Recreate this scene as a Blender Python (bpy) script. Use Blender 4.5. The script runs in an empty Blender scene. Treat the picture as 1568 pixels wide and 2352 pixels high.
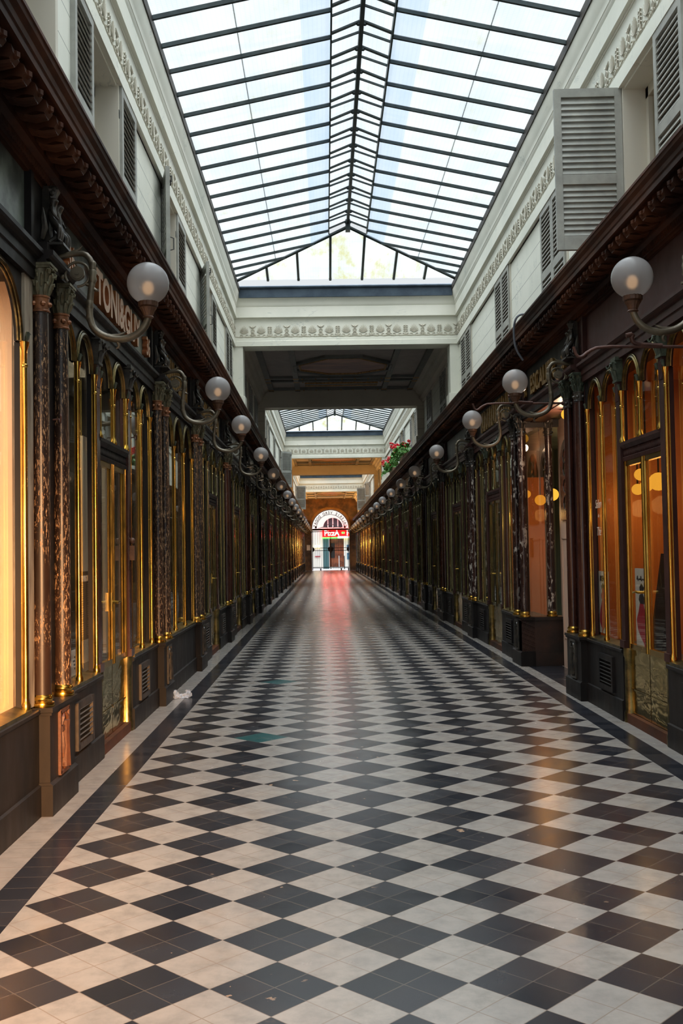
import bpy, bmesh, math, random
from math import pi, sin, cos, tan, radians, atan2, sqrt
from mathutils import Vector, Matrix
random.seed(7)
S = bpy.context.scene
COL = S.collection

# ------------------------------------------------------------------ camera
CH = 1.42292
yaw, pitch, roll = radians(0.95464), radians(2.20261), radians(-0.95228)
fw = Vector((sin(yaw)*cos(pitch), cos(yaw)*cos(pitch), sin(pitch)))
r0 = Vector((cos(yaw), -sin(yaw), 0)); u0 = r0.cross(fw)
rt = r0*cos(roll)+u0*sin(roll); up = -r0*sin(roll)+u0*cos(roll)
cd = bpy.data.cameras.new('camera'); cam = bpy.data.objects.new('camera', cd); COL.objects.link(cam)
cd.sensor_fit = 'VERTICAL'; cd.sensor_height = 36.0; cd.sensor_width = 24.0
cd.lens = 2361.39/2352*36.0; cd.clip_start = .05; cd.clip_end = 400
M = Matrix((rt, up, -fw)).transposed().to_4x4(); M.translation = (0, 0, CH)
cam.matrix_world = M
S.camera = cam

# ------------------------------------------------------------------ world, sun-side light, exposure
S.view_settings.view_transform = 'Standard'; S.view_settings.look = 'None'
S.view_settings.exposure = 0.0; S.view_settings.gamma = 1.0
try: S.view_settings.use_curve_mapping = False
except Exception: pass
ZEN, HOR = 7.6, .82
w = bpy.data.worlds.new('sky'); S.world = w; w.use_nodes = True
nt = w.node_tree; nt.nodes.clear()
def wn(t): return nt.nodes.new(t)
tc = wn('ShaderNodeTexCoord'); sp = wn('ShaderNodeSeparateXYZ'); mr = wn('ShaderNodeMapRange')
cr = wn('ShaderNodeMix'); cr.data_type = 'RGBA'; bg = wn('ShaderNodeBackground'); wo = wn('ShaderNodeOutputWorld')
nt.links.new(tc.outputs['Generated'], sp.inputs[0]); nt.links.new(sp.outputs['Z'], mr.inputs[0])
mr.interpolation_type = 'SMOOTHSTEP'
mr.inputs[1].default_value = 0.55; mr.inputs[2].default_value = .96
nt.links.new(mr.outputs[0], cr.inputs[0])
cr.inputs[6].default_value = (HOR*.95, HOR, HOR*1.03, 1); cr.inputs[7].default_value = (ZEN*.96, ZEN, ZEN*1.04, 1)
nt.links.new(cr.outputs[2], bg.inputs[0]); nt.links.new(bg.outputs[0], wo.inputs[0])

def lamp(name, kind, loc, energy, color, size=.1, target=None, **k):
    l = bpy.data.lights.new(name, kind); l.energy = energy; l.color = color
    if kind == 'AREA': l.size = size
    elif kind in ('POINT', 'SPOT'): l.shadow_soft_size = size
    for a, v in k.items(): setattr(l, a, v)
    o = bpy.data.objects.new(name, l); COL.objects.link(o); o.location = loc
    if target is not None: o.rotation_euler = (Vector(target)-Vector(loc)).to_track_quat('-Z', 'Y').to_euler()
    return o
# low warm evening light that enters by the passage entrance behind the photographer and rakes the left side
lamp('evening_light', 'SPOT', (1.3, -6.5, 3.3), 31000, (1, .52, .22), .5, (-1.9, 4.9, .25), spot_size=radians(19), spot_blend=1.0)

cy = S.cycles
cy.use_adaptive_sampling = True; cy.adaptive_threshold = .02
cy.max_bounces = 7; cy.diffuse_bounces = 4; cy.glossy_bounces = 3; cy.transmission_bounces = 3
cy.transparent_max_bounces = 16; cy.caustics_reflective = False; cy.caustics_refractive = False
cy.sample_clamp_indirect = 4.0
try: cy.use_denoising = True; cy.denoiser = 'OPENIMAGEDENOISE'
except Exception: pass

# ------------------------------------------------------------------ layout
XC = .4175
LP = [3.25, 6.0, 10.02, 12.85, 16.8, 20.95, 24.7, 28.7, 32.8, 36.6, 40.6, 45.0, 49.3, 53.4, 57.5, 61.6, 65.7, 69.8, 73.9, 77.6]
RP = [3.25, 6.05, 9.83, 12.72, 16.8, 20.95, 24.7, 28.5, 32.7, 36.4, 40.5, 45.0, 49.3, 53.4, 57.5, 61.6, 65.7, 69.8, 73.9, 77.6]
YE = 79.0; YB = -2.4
UF = 1.10                      # the storey above the shops, laid out at its own scale round the eye point
YEU = YE/UF; YBU = -2.2
def upper(objs):
    c = Vector((0, 0, CH)); T = Matrix.Translation(c) @ Matrix.Scale(UF, 4) @ Matrix.Translation(-c)
    for o in objs:
        if o.parent is None: o.matrix_basis = T @ o.matrix_basis
_MARK = [set()]
def upper_begin(): _MARK[0] = set(bpy.data.objects)
def upper_end(): upper([o for o in bpy.data.objects if o not in _MARK[0]])
ORD = 'first second third fourth fifth sixth seventh eighth ninth tenth eleventh twelfth thirteenth fourteenth fifteenth sixteenth seventeenth eighteenth nineteenth twentieth twenty-first twenty-second'.split()
SIDE = {-1: 'left', 1: 'right'}

# ------------------------------------------------------------------ helpers: objects
def tag(o, label, cat, group=None, kind=None):
    o['label'] = label; o['category'] = cat
    if group: o['group'] = group
    if kind: o['kind'] = kind
    return o
def empty(name, loc, rz=0):
    o = bpy.data.objects.new(name, None); COL.objects.link(o); o.location = loc; o.rotation_euler = (0, 0, rz)
    o.empty_display_size = .05
    return o
def thing(name, loc, rz, label, cat, group=None):
    return tag(empty(name, loc, rz), label, cat, group)
def inst(name, me, parent=None, loc=(0, 0, 0), rz=0, rot=None, scale=None):
    o = bpy.data.objects.new(name, me); COL.objects.link(o); o.parent = parent; o.location = loc
    o.rotation_euler = rot if rot else (0, 0, rz)
    if scale: o.scale = scale
    return o
def struct(o): o['kind'] = 'structure'; return o

class MB:
    def __init__(s): s.v = []; s.f = []; s.m = []; s.mi = 0
    def add(s, vs, fs):
        n = len(s.v); s.v += [tuple(v) for v in vs]
        for f in fs: s.f.append(tuple(i+n for i in f)); s.m.append(s.mi)
        return s
    def box(s, x0, x1, y0, y1, z0, z1):
        return s.add([(x, y, z) for x in (x0, x1) for y in (y0, y1) for z in (z0, z1)],
                     [(0, 1, 3, 2), (4, 6, 7, 5), (0, 4, 5, 1), (2, 3, 7, 6), (0, 2, 6, 4), (1, 5, 7, 3)])
    def obox(s, c, ax, ay, az):   # oriented box: half-axes
        c = Vector(c); ax = Vector(ax); ay = Vector(ay); az = Vector(az)
        vs = [c+ax*i+ay*j+az*k for i in (-1, 1) for j in (-1, 1) for k in (-1, 1)]
        return s.add(vs, [(0, 1, 3, 2), (4, 6, 7, 5), (0, 4, 5, 1), (2, 3, 7, 6), (0, 2, 6, 4), (1, 5, 7, 3)])
    def lathe(s, prof, c=(0, 0, 0), n=16, lobes=0, amp=0, cap=True):
        vs = []; fs = []
        for r, z in prof:
            for k in range(n):
                a = 2*pi*k/n; rr = r*(1+amp*cos(lobes*a)) if lobes else r
                vs.append((c[0]+rr*cos(a), c[1]+rr*sin(a), c[2]+z))
        for i in range(len(prof)-1):
            for k in range(n):
                k2 = (k+1) % n; fs.append((i*n+k, i*n+k2, (i+1)*n+k2, (i+1)*n+k))
        if cap: fs.append(tuple(range(n))[::-1]); fs.append(tuple((len(prof)-1)*n+k for k in range(n)))
        return s.add(vs, fs)
    def tube(s, pts, rad, n=8, closed=False, flat=None):
        pts = [Vector(p) for p in pts]; m = len(pts)
        if not isinstance(rad, (list, tuple)): rad = [rad]*m
        vs = []; fs = []; nprev = None
        for i in range(m):
            if closed: t = pts[(i+1) % m]-pts[i-1]
            else: t = pts[min(i+1, m-1)]-pts[max(i-1, 0)]
            t.normalize()
            if nprev is None:
                a = Vector((0, 0, 1)) if abs(t.z) < .9 else Vector((1, 0, 0))
                nn = (a-t*a.dot(t)).normalized()
            else:
                nn = nprev-t*nprev.dot(t)
                nn = nn.normalized() if nn.length > 1e-6 else nprev
            nprev = nn; b = t.cross(nn)
            for k in range(n):
                a = 2*pi*k/n; vs.append(pts[i]+(nn*cos(a)+b*sin(a))*rad[i])
        rng = m if closed else m-1
        for i in range(rng):
            j = (i+1) % m
            for k in range(n):
                k2 = (k+1) % n; fs.append((i*n+k, i*n+k2, j*n+k2, j*n+k))
        if not closed: fs.append(tuple(range(n))[::-1]); fs.append(tuple((m-1)*n+k for k in range(n)))
        return s.add(vs, fs)
    def sweep(s, prof, y0, y1, f=lambda d, y, z: (d, y, z), closed=True):   # profile (d,z) swept along y
        n = len(prof); vs = [f(d, y, z) for y in (y0, y1) for d, z in prof]; fs = []
        for i in range(n if closed else n-1):
            j = (i+1) % n; fs.append((i, j, n+j, n+i))
        if closed: fs.append(tuple(range(n))[::-1]); fs.append(tuple(range(n, 2*n)))
        return s.add(vs, fs)
    def poly(s, pts, axis, a0, a1):   # extrude 2D polygon along axis
        def P(u, v, a): return {'x': (a, u, v), 'y': (u, a, v), 'z': (u, v, a)}[axis]
        n = len(pts); vs = [P(u, v, a) for a in (a0, a1) for u, v in pts]
        fs = [(i, (i+1) % n, n+(i+1) % n, n+i) for i in range(n)]+[tuple(range(n))[::-1], tuple(range(n, 2*n))]
        return s.add(vs, fs)
    def ball(s, c, r, n=10, sc=(1, 1, 1)):
        vs = []; fs = []; h = n//2
        for i in range(h+1):
            t = pi*i/h
            for k in range(n):
                a = 2*pi*k/n; vs.append((c[0]+r*sc[0]*sin(t)*cos(a), c[1]+r*sc[1]*sin(t)*sin(a), c[2]+r*sc[2]*cos(t)))
        for i in range(h):
            for k in range(n):
                k2 = (k+1) % n; fs.append((i*n+k, (i+1)*n+k, (i+1)*n+k2, i*n+k2))
        return s.add(vs, fs)
    def spandrel(s, d0, d1, c, r, w, zs, zt, n=14):   # board with a round-arched cut, plane x=d
        arc = [(c-r*cos(pi*i/n), zs+r*sin(pi*i/n)) for i in range(n+1)]
        topb = [c-w+2*w*i/n for i in range(n+1)]
        for i in range(n):
            a, b = arc[i], arc[i+1]; t0, t1 = (topb[i], zt), (topb[i+1], zt)
            q = [a, b, t1, t0]
            s.add([(d0, *p) for p in q]+[(d1, *p) for p in q], [(0, 1, 2, 3), (7, 6, 5, 4), (0, 4, 5, 1)])
        if w > r+1e-4:
            for sg in (-1, 1):
                s.add([(d, y, z) for d in (d0, d1) for y, z in ((c+sg*r, zs), (c+sg*w, zs), (c+sg*w, zt))], [(0, 1, 2), (3, 5, 4)])
        return s
    def mesh(s, name, mats, smooth=35):
        me = bpy.data.meshes.new(name); me.from_pydata(s.v, [], s.f)
        if not isinstance(mats, (list, tuple)): mats = [mats]
        for m in mats: me.materials.append(m)
        if len(mats) > 1: me.polygons.foreach_set('material_index', s.m)
        bm = bmesh.new(); bm.from_mesh(me); bmesh.ops.recalc_face_normals(bm, faces=bm.faces); bm.to_mesh(me); bm.free()
        if smooth:
            me.polygons.foreach_set('use_smooth', [True]*len(me.polygons))
            try: me.set_sharp_from_angle(angle=radians(smooth))
            except Exception: pass
        me.update(); return me
    def obj(s, name, mats, parent=None, smooth=35, **k):
        return inst(name, s.mesh(name, mats, smooth), parent, **k)

def text_mesh(body, size, depth, mat, sx=1.0, bold=0.0, align='CENTER', shear=0):
    c = bpy.data.curves.new('lettering', 'FONT'); c.body = body; c.size = size; c.extrude = depth/2; c.align_x = align
    c.align_y = 'BOTTOM_BASELINE'; c.offset = bold; c.resolution_u = 3; c.shear = shear
    o = bpy.data.objects.new('lettering', c); COL.objects.link(o)
    dg = bpy.context.evaluated_depsgraph_get(); me = bpy.data.meshes.new_from_object(o.evaluated_get(dg), depsgraph=dg)
    bpy.data.objects.remove(o); bpy.data.curves.remove(c)
    if sx != 1.0: me.transform(Matrix.Diagonal((sx, 1, 1, 1)))
    me.materials.clear()
    for m in (mat if isinstance(mat, (list, tuple)) else [mat]): me.materials.append(m)
    if isinstance(mat, (list, tuple)) and len(mat) > 1:
        me.polygons.foreach_set('material_index', [0 if abs(p.normal.z) > .7 else 1 for p in me.polygons])
    return me
def wall_text(name, me, parent, s, d, y, z):
    # upright lettering on a side wall, read from the passage
    o = inst(name, me, parent)
    o.rotation_euler = (pi/2, 0, pi/2 if s < 0 else -pi/2)
    o.location = (XC+s*d, y, z)
    return o
# ------------------------------------------------------------------ materials
class NT:
    def __init__(s, name):
        s.m = bpy.data.materials.new(name); s.m.use_nodes = True; s.t = s.m.node_tree; s.t.nodes.clear()
        s.out = s.n('ShaderNodeOutputMaterial')
    def n(s, t, **k):
        nd = s.t.nodes.new(t)
        for a, v in k.items(): setattr(nd, a, v)
        return nd
    def l(s, a, b): s.t.links.new(a, b)
    def put(s, inp, v):
        if isinstance(v, (int, float)): inp.default_value = v
        elif isinstance(v, (tuple, list)): inp.default_value = tuple(v) if len(v) == 4 or len(inp.default_value) == 3 else tuple(v)+(1,)
        else: s.l(v, inp)
    def math(s, op, a, b=0.0, c=None):
        nd = s.n('ShaderNodeMath', operation=op); s.put(nd.inputs[0], a); s.put(nd.inputs[1], b)
        if c is not None: s.put(nd.inputs[2], c)
        return nd.outputs[0]
    def mix(s, f, a, b, mode='MIX'):
        nd = s.n('ShaderNodeMix', data_type='RGBA', blend_type=mode); s.put(nd.inputs[0], f); s.put(nd.inputs[6], a); s.put(nd.inputs[7], b)
        return nd.outputs[2]
    def pos(s): return s.n('ShaderNodeNewGeometry').outputs['Position']
    def obj(s): return s.n('ShaderNodeTexCoord').outputs['Object']
    def map(s, v, scale=(1, 1, 1), loc=(0, 0, 0), rot=(0, 0, 0)):
        nd = s.n('ShaderNodeMapping'); s.l(v, nd.inputs[0]); nd.inputs['Scale'].default_value = scale
        nd.inputs['Location'].default_value = loc; nd.inputs['Rotation'].default_value = rot; return nd.outputs[0]
    def noise(s, v, scale=5, detail=4, rough=.55, dist=0):
        nd = s.n('ShaderNodeTexNoise'); s.l(v, nd.inputs['Vector']); nd.inputs['Scale'].default_value = scale
        nd.inputs['Detail'].default_value = detail; nd.inputs['Roughness'].default_value = rough; nd.inputs['Distortion'].default_value = dist
        return nd.outputs['Fac']
    def ramp(s, f, a, b):   # 0..1 between a and b
        nd = s.n('ShaderNodeMapRange'); nd.interpolation_type = 'SMOOTHSTEP'; s.put(nd.inputs[0], f); nd.inputs[1].default_value = a; nd.inputs[2].default_value = b
        return nd.outputs[0]
    def bump(s, h, st=.3, dist=.01):
        nd = s.n('ShaderNodeBump'); nd.inputs['Strength'].default_value = st; nd.inputs['Distance'].default_value = dist; s.l(h, nd.inputs['Height']); return nd.outputs[0]
    def bsdf(s, col, rough=.5, metal=0, nrm=None, spec=.5, coat=0, coatr=.1):
        b = s.n('ShaderNodeBsdfPrincipled'); s.put(b.inputs['Base Color'], col); s.put(b.inputs['Roughness'], rough); s.put(b.inputs['Metallic'], metal)
        b.inputs['Specular IOR Level'].default_value = spec
        if coat: b.inputs['Coat Weight'].default_value = coat; b.inputs['Coat Roughness'].default_value = coatr
        if nrm: s.l(nrm, b.inputs['Normal'])
        return b.outputs[0]
    def done(s, sh): s.l(sh, s.out.inputs[0]); return s.m

def two(name, c1, c2, rough=.5, metal=0, scale=6, stretch=(1, 1, 1), lo=.35, hi=.65, spec=.5, coat=0, coatr=.15, bump=0, chips=None, local=False):
    k = NT(name); v = k.obj() if local else k.pos(); v = k.map(v, stretch)
    f = k.ramp(k.noise(v, scale, 6, .62), lo, hi); col = k.mix(f, c1, c2); n2 = k.noise(v, scale*3.7, 4)
    rg = k.math('MULTIPLY_ADD', n2, .25, rough-.12)
    nr = k.bump(n2, bump, .006) if bump else None
    if chips:   # (colour, lo, hi, scale, stretch)
        cv = k.map(k.pos(), chips[4]); cf = k.ramp(k.noise(cv, chips[3], 8, .7), chips[1], chips[2])
        if len(chips) > 5:   # wear gathers towards the foot of the thing
            z = k.n('ShaderNodeSeparateXYZ'); k.l(k.pos(), z.inputs[0])
            cf = k.math('MULTIPLY', cf, k.ramp(k.noise(k.map(k.pos(), (3, 3, .9)), 1.3, 2), chips[5], chips[5]+.15))
        col = k.mix(cf, col, chips[0]); rg = k.mix(cf, rg, (.8, .8, .8, 1))
        rgs = k.n('ShaderNodeRGBToBW'); k.l(rg, rgs.inputs[0]); rg = rgs.outputs[0]
    return k.done(k.bsdf(col, rg, metal, nr, spec, coat, coatr))
def plain(name, c, rough=.6, metal=0, spec=.5): k = NT(name); return k.done(k.bsdf(c, rough, metal, spec=spec))
def glow(name, c, st):
    k = NT(name); e = k.n('ShaderNodeEmission'); e.inputs[0].default_value = (*c, 1); e.inputs[1].default_value = st; return k.done(e.outputs[0])

MT = {}
MT['black_wood'] = two('black_painted_wood', (.007, .006, .006), (.017, .013, .011), .46, scale=3, stretch=(1, 1, .35), spec=.18, bump=.12,
                       chips=((.16, .11, .07), .74, .78, 14, (1, 1, .6), .5))
MT['brown_wood'] = two('brown_carved_wood', (.018, .006, .003), (.085, .026, .009), .55, scale=2.2, stretch=(1, .6, 1), spec=.2, bump=.15)
MT['red_wood'] = two('dark_red_wood', (.030, .011, .009), (.048, .018, .014), .5, scale=3, spec=.2)
MT['shaft_left'] = two('worn_brown_column_paint', (.013, .0075, .005), (.028, .0135, .0085), .34, scale=4, stretch=(1, 1, .3), coat=.15, coatr=.15,
                       chips=((.40, .23, .11), .55, .585, 120, (1, 1, .22), .33))
MT['shaft'] = two('dark_red_column_paint', (.022, .007, .005), (.060, .018, .011), .24, scale=4, stretch=(1, 1, .3), coat=.35, coatr=.12)
MT['shaft_peel'] = two('peeling_black_column_paint', (.014, .007, .006), (.035, .013, .010), .26, scale=4, stretch=(1, 1, .3), coat=.3,
                       chips=((.42, .36, .30), .545, .57, 21, (1, 1, .42), .42))
MT['bronze'] = two('green_brown_bronze', (.085, .072, .036), (.16, .145, .085), .5, .3, scale=20)
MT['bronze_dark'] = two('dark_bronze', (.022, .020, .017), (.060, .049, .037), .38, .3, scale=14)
MT['verdigris'] = two('verdigris_bronze', (.028, .036, .022), (.065, .080, .050), .55, .2, scale=20)
MT['lamp_metal'] = two('lamp_arm_metal', (.085, .066, .042), (.14, .115, .075), .40, .5, scale=9)
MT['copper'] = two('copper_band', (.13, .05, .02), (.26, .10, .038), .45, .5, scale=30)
MT['cup'] = two('brown_lamp_cup', (.07, .034, .02), (.12, .06, .034), .5, .3, scale=20)
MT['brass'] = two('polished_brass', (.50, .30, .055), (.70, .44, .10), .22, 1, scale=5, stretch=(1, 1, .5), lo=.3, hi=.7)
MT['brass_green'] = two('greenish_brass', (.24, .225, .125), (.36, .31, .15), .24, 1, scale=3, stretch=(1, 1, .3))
MT['brass_dull'] = two('tarnished_brass', (.10, .085, .045), (.30, .23, .09), .32, 1, scale=9)
MT['cream'] = None
MT['sign_board'] = two('dark_sign_board', (.018, .019, .018), (.06, .07, .06), .30, scale=1.6, stretch=(1, .7, 2.5), coat=.3)
MT['sign_left0'] = two('weathered_green_sign_board', (.02, .022, .02), (.20, .24, .20), .34, scale=2.3, lo=.42, hi=.72)
MT['sign_red'] = two('brown_sign_board', (.055, .024, .021), (.072, .032, .028), .55, scale=2, spec=.2)
MT['letter_face'] = plain('sign_letter_face', (.52, .34, .22), .45)
MT['letter_side'] = two('sign_letter_side', (.30, .09, .03), (.42, .15, .05), .4, scale=9)
MT['gold'] = two('old_gold_letter', (.22, .12, .035), (.42, .25, .08), .42, .5, scale=14)
MT['pale_wood'] = two('weathered_pale_jamb', (.34, .28, .20), (.16, .11, .07), .7, scale=14, stretch=(1, 1, .15))
MT['terracotta'] = two('rust_red_plaque', (.065, .021, .008), (.105, .036, .014), .6, scale=18, bump=.3)
MT['shutter'] = two('grey_shutter_paint', (.27, .27, .24), (.35, .35, .31), .5, scale=5, bump=.08)
MT['zinc'] = two('blue_zinc_gutter', (.035, .055, .08), (.06, .09, .12), .4, .3, scale=4)
MT['bar'] = two('dark_green_glazing_bar', (.008, .016, .017), (.02, .035, .036), .45, .2, scale=9)
MT['flash'] = two('rusty_flashing', (.01, .011, .01), (.04, .03, .02), .6, scale=7)
MT['iron'] = two('rusty_iron', (.05, .02, .014), (.10, .042, .028), .6, .4, scale=14)
MT['gate'] = two('brown_gate_iron', (.02, .010, .006), (.05, .022, .012), .5, .3, scale=9)
MT['stone_shop'] = plain('shop_floor', (.10, .08, .06), .6)
MT['bulb'] = glow('warm_bulb', (1, .62, .34), 1.25)
MT['black'] = plain('matt_black', (.006, .006, .006), .55)
MT['white_card'] = plain('white_card', (.62, .60, .58), .7)
MT['grey_line'] = plain('grey_print', (.28, .28, .26), .7)
MT['white_line'] = plain('white_print', (.75, .74, .72), .7)
MT['red_print'] = plain('crimson_print', (.36, .012, .03), .7)
MT['ink'] = plain('dark_ink', (.02, .014, .02), .7)
MT['script'] = plain('ivory_script', (.75, .62, .5), .6)
MT['leaf'] = two('geranium_leaf', (.05, .17, .025), (.14, .34, .06), .5, scale=20)
MT['petal'] = plain('red_petal', (.62, .012, .02), .5)
MT['vase'] = plain('planter', (.22, .12, .07), .6)
MT['street'] = plain('street_paving', (.45, .45, .46), .7)
MT['mesh_grey'] = plain('grey_bottle', (.30, .28, .25), .4)
MT['amber'] = glow('amber_shade', (1, .45, .045), 1.25)
MT['neon_core'] = glow('pale_neon', (1, .42, .34), 9.0)
MT['neon_green'] = glow('green_neon', (.15, 1, .15), 2.2)
MT['neon_white'] = glow('white_neon', (1, 1, .95), 2.5)
MT['lantern'] = glow('lit_lantern', (1, .72, .30), 7)

# cream plaster: faint marbling, fine joint lines
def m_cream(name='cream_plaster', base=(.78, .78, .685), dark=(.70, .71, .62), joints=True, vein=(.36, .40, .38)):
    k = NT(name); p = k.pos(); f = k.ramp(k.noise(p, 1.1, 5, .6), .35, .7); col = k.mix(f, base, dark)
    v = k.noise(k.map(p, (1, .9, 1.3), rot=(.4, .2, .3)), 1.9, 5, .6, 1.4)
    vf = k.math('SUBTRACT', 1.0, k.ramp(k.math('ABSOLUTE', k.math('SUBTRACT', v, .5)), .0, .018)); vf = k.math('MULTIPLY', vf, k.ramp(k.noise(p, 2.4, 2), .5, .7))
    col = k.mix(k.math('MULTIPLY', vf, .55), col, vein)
    if joints:
        z = k.n('ShaderNodeSeparateXYZ'); k.l(p, z.inputs[0])
        zz = k.math('FRACT', k.math('DIVIDE', k.math('SUBTRACT', z.outputs['Z'], 3.9915), .247))
        jf = k.math('MULTIPLY', k.math('LESS_THAN', zz, .028), k.math('LESS_THAN', z.outputs['Z'], 5.05))
        col = k.mix(k.math('MULTIPLY', jf, .75), col, (.10, .11, .10, 1))
    return k.done(k.bsdf(col, .62, 0, None, .3))
MT['cream'] = m_cream(); MT['cream_trim'] = m_cream('cream_moulding', joints=False)
MT['cream_white'] = plain('pale_window_reveal', (.62, .58, .48), .6)
MT['shade_wall'] = m_cream('shaded_cream_wall', (.66, .60, .50), (.58, .52, .43), True)  # darker copy of the cream; shade of the covered stretches is in its colour

# floor: black and pale diamonds of four small tiles each, border bands, chipped faces
def m_floor():
    k = NT('diamond_tile_floor'); p = k.pos(); s = k.n('ShaderNodeSeparateXYZ'); k.l(p, s.inputs[0]); x, y = s.outputs['X'], s.outputs['Y']
    U = .15*2**.5
    X = k.math('DIVIDE', k.math('ADD', x, .61217), U); Y = k.math('DIVIDE', k.math('SUBTRACT', y, 3.21484), U)
    i = k.math('MULTIPLY', k.math('ADD', X, Y), .5); j = k.math('MULTIPLY', k.math('SUBTRACT', Y, X), .5)
    fi, fj = k.math('FLOOR', i), k.math('FLOOR', j)
    par = k.math('FLOORED_MODULO', k.math('ADD', fi, fj), 2.0)      # 0 black, 1 pale
    blk = k.math('LESS_THAN', par, .5)
    i2, j2 = k.math('MULTIPLY', i, 2.0), k.math('MULTIPLY', j, 2.0)
    # border bands by distance from axis
    d = k.math('SUBTRACT', x, XC); lft = k.math('LESS_THAN', d, 0)
    ad = k.math('ABSOLUTE', d)
    inner = k.math('ADD', k.math('MULTIPLY', lft, 1.6675), k.math('MULTIPLY', k.math('SUBTRACT', 1.0, lft), 1.727))
    outer = k.math('ADD', k.math('MULTIPLY', lft, 1.8275), k.math('MULTIPLY', k.math('SUBTRACT', 1.0, lft), 1.885))
    band = k.math('GREATER_THAN', ad, inner); pale_b = k.math('GREATER_THAN', ad, outer)
    rec = k.math('MULTIPLY', k.math('GREATER_THAN', d, 2.02), k.math('LESS_THAN', d, 2.42))
    bblk = k.math('MAXIMUM', k.math('SUBTRACT', 1.0, pale_b), rec)
    isblk = k.math('ADD', k.math('MULTIPLY', band, bblk), k.math('MULTIPLY', k.math('SUBTRACT', 1.0, band), blk))
    # ids and joints
    def tri(a): return k.math('MINIMUM', k.math('FRACT', a), k.math('SUBTRACT', 1.0, k.math('FRACT', a)))
    gd = k.math('MINIMUM', tri(i2), tri(j2))
    yb = k.math('DIVIDE', y, .15)
    gb = tri(yb)
    g = k.math('ADD', k.math('MULTIPLY', band, gb), k.math('MULTIPLY', k.math('SUBTRACT', 1.0, band), gd))
    jt = k.math('LESS_THAN', g, .0155)
    cv = k.n('ShaderNodeCombineXYZ')
    ai = k.math('ADD', k.math('MULTIPLY', band, k.math('FLOOR', yb)), k.math('MULTIPLY', k.math('SUBTRACT', 1.0, band), k.math('FLOOR', i2)))
    aj = k.math('ADD', k.math('MULTIPLY', band, k.math('ADD', lft, k.math('MULTIPLY', pale_b, 3))), k.math('MULTIPLY', k.math('SUBTRACT', 1.0, band), k.math('FLOOR', j2)))
    k.l(ai, cv.inputs[0]); k.l(aj, cv.inputs[1])
    wn_ = k.n('ShaderNodeTexWhiteNoise', noise_dimensions='2D'); k.l(cv.outputs[0], wn_.inputs['Vector']); rnd = wn_.outputs['Value']
    mott = k.noise(p, 9, 6, .65); mott2 = k.noise(p, 2.1, 3)
    pale = k.mix(k.ramp(mott, .35, .75), (.285, .258, .228), (.195, .178, .16)); pale = k.mix(k.math('MULTIPLY', rnd, .35), pale, (.22, .21, .20, 1))
    pale = k.mix(k.math('MULTIPLY', k.ramp(k.noise(p, 3.3, 4), .55, .75), .25), pale, (.24, .165, .105, 1))
    dark = k.mix(rnd, (.011, .013, .018), (.022, .023, .028)); dark = k.mix(k.math('MULTIPLY', k.ramp(mott2, .5, .7), .5), dark, (.024, .018, .018, 1))
    chip = k.ramp(k.noise(k.map(p, (1, 1.25, 1)), 13, 5, .55), .66, .68)
    cz = k.math('MULTIPLY', k.ramp(k.noise(p, 1.05, 2), .52, .60), k.math('GREATER_THAN', ad, -1))
    chip = k.math('MULTIPLY', k.math('MULTIPLY', chip, cz), k.math('LESS_THAN', ad, 1.0))
    dark = k.mix(chip, dark, (.30, .20, .13, 1))
    scr = k.ramp(k.noise(k.map(p, (1, 4, 1), rot=(0, 0, .6)), 40, 3, .7), .68, .8); dark = k.mix(k.math('MULTIPLY', k.math('MULTIPLY', scr, k.ramp(mott2, .45, .65)), .14), dark, (.3, .27, .25, 1))
    # two teal replacement tiles
    def cell(a, b): return k.math('MULTIPLY', k.math('COMPARE', i, a, .5), k.math('COMPARE', j, b, .5))
    teal = k.math('MAXIMUM', cell(11.5, 11.05), cell(19.5, 19.1))
    teal = k.math('MULTIPLY', teal, k.math('SUBTRACT', 1.0, band))
    col = k.mix(isblk, pale, dark)
    col = k.mix(teal, col, (.018, .075, .075, 1))
    jc = k.mix(isblk, (.20, .16, .13), (.075, .062, .052)); col = k.mix(k.math('MULTIPLY', jt, .88), col, jc)
    rough = k.math('ADD', .10, k.math('MULTIPLY', k.noise(p, 6, 5), .20)); rough = k.math('ADD', rough, k.math('MULTIPLY', rnd, .05))
    nb = k.bump(k.math('SUBTRACT', k.noise(p, 7, 3), k.math('MULTIPLY', jt, .6)), .03, .003)
    return k.done(k.bsdf(col, rough, 0, nb, .5))

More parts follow.
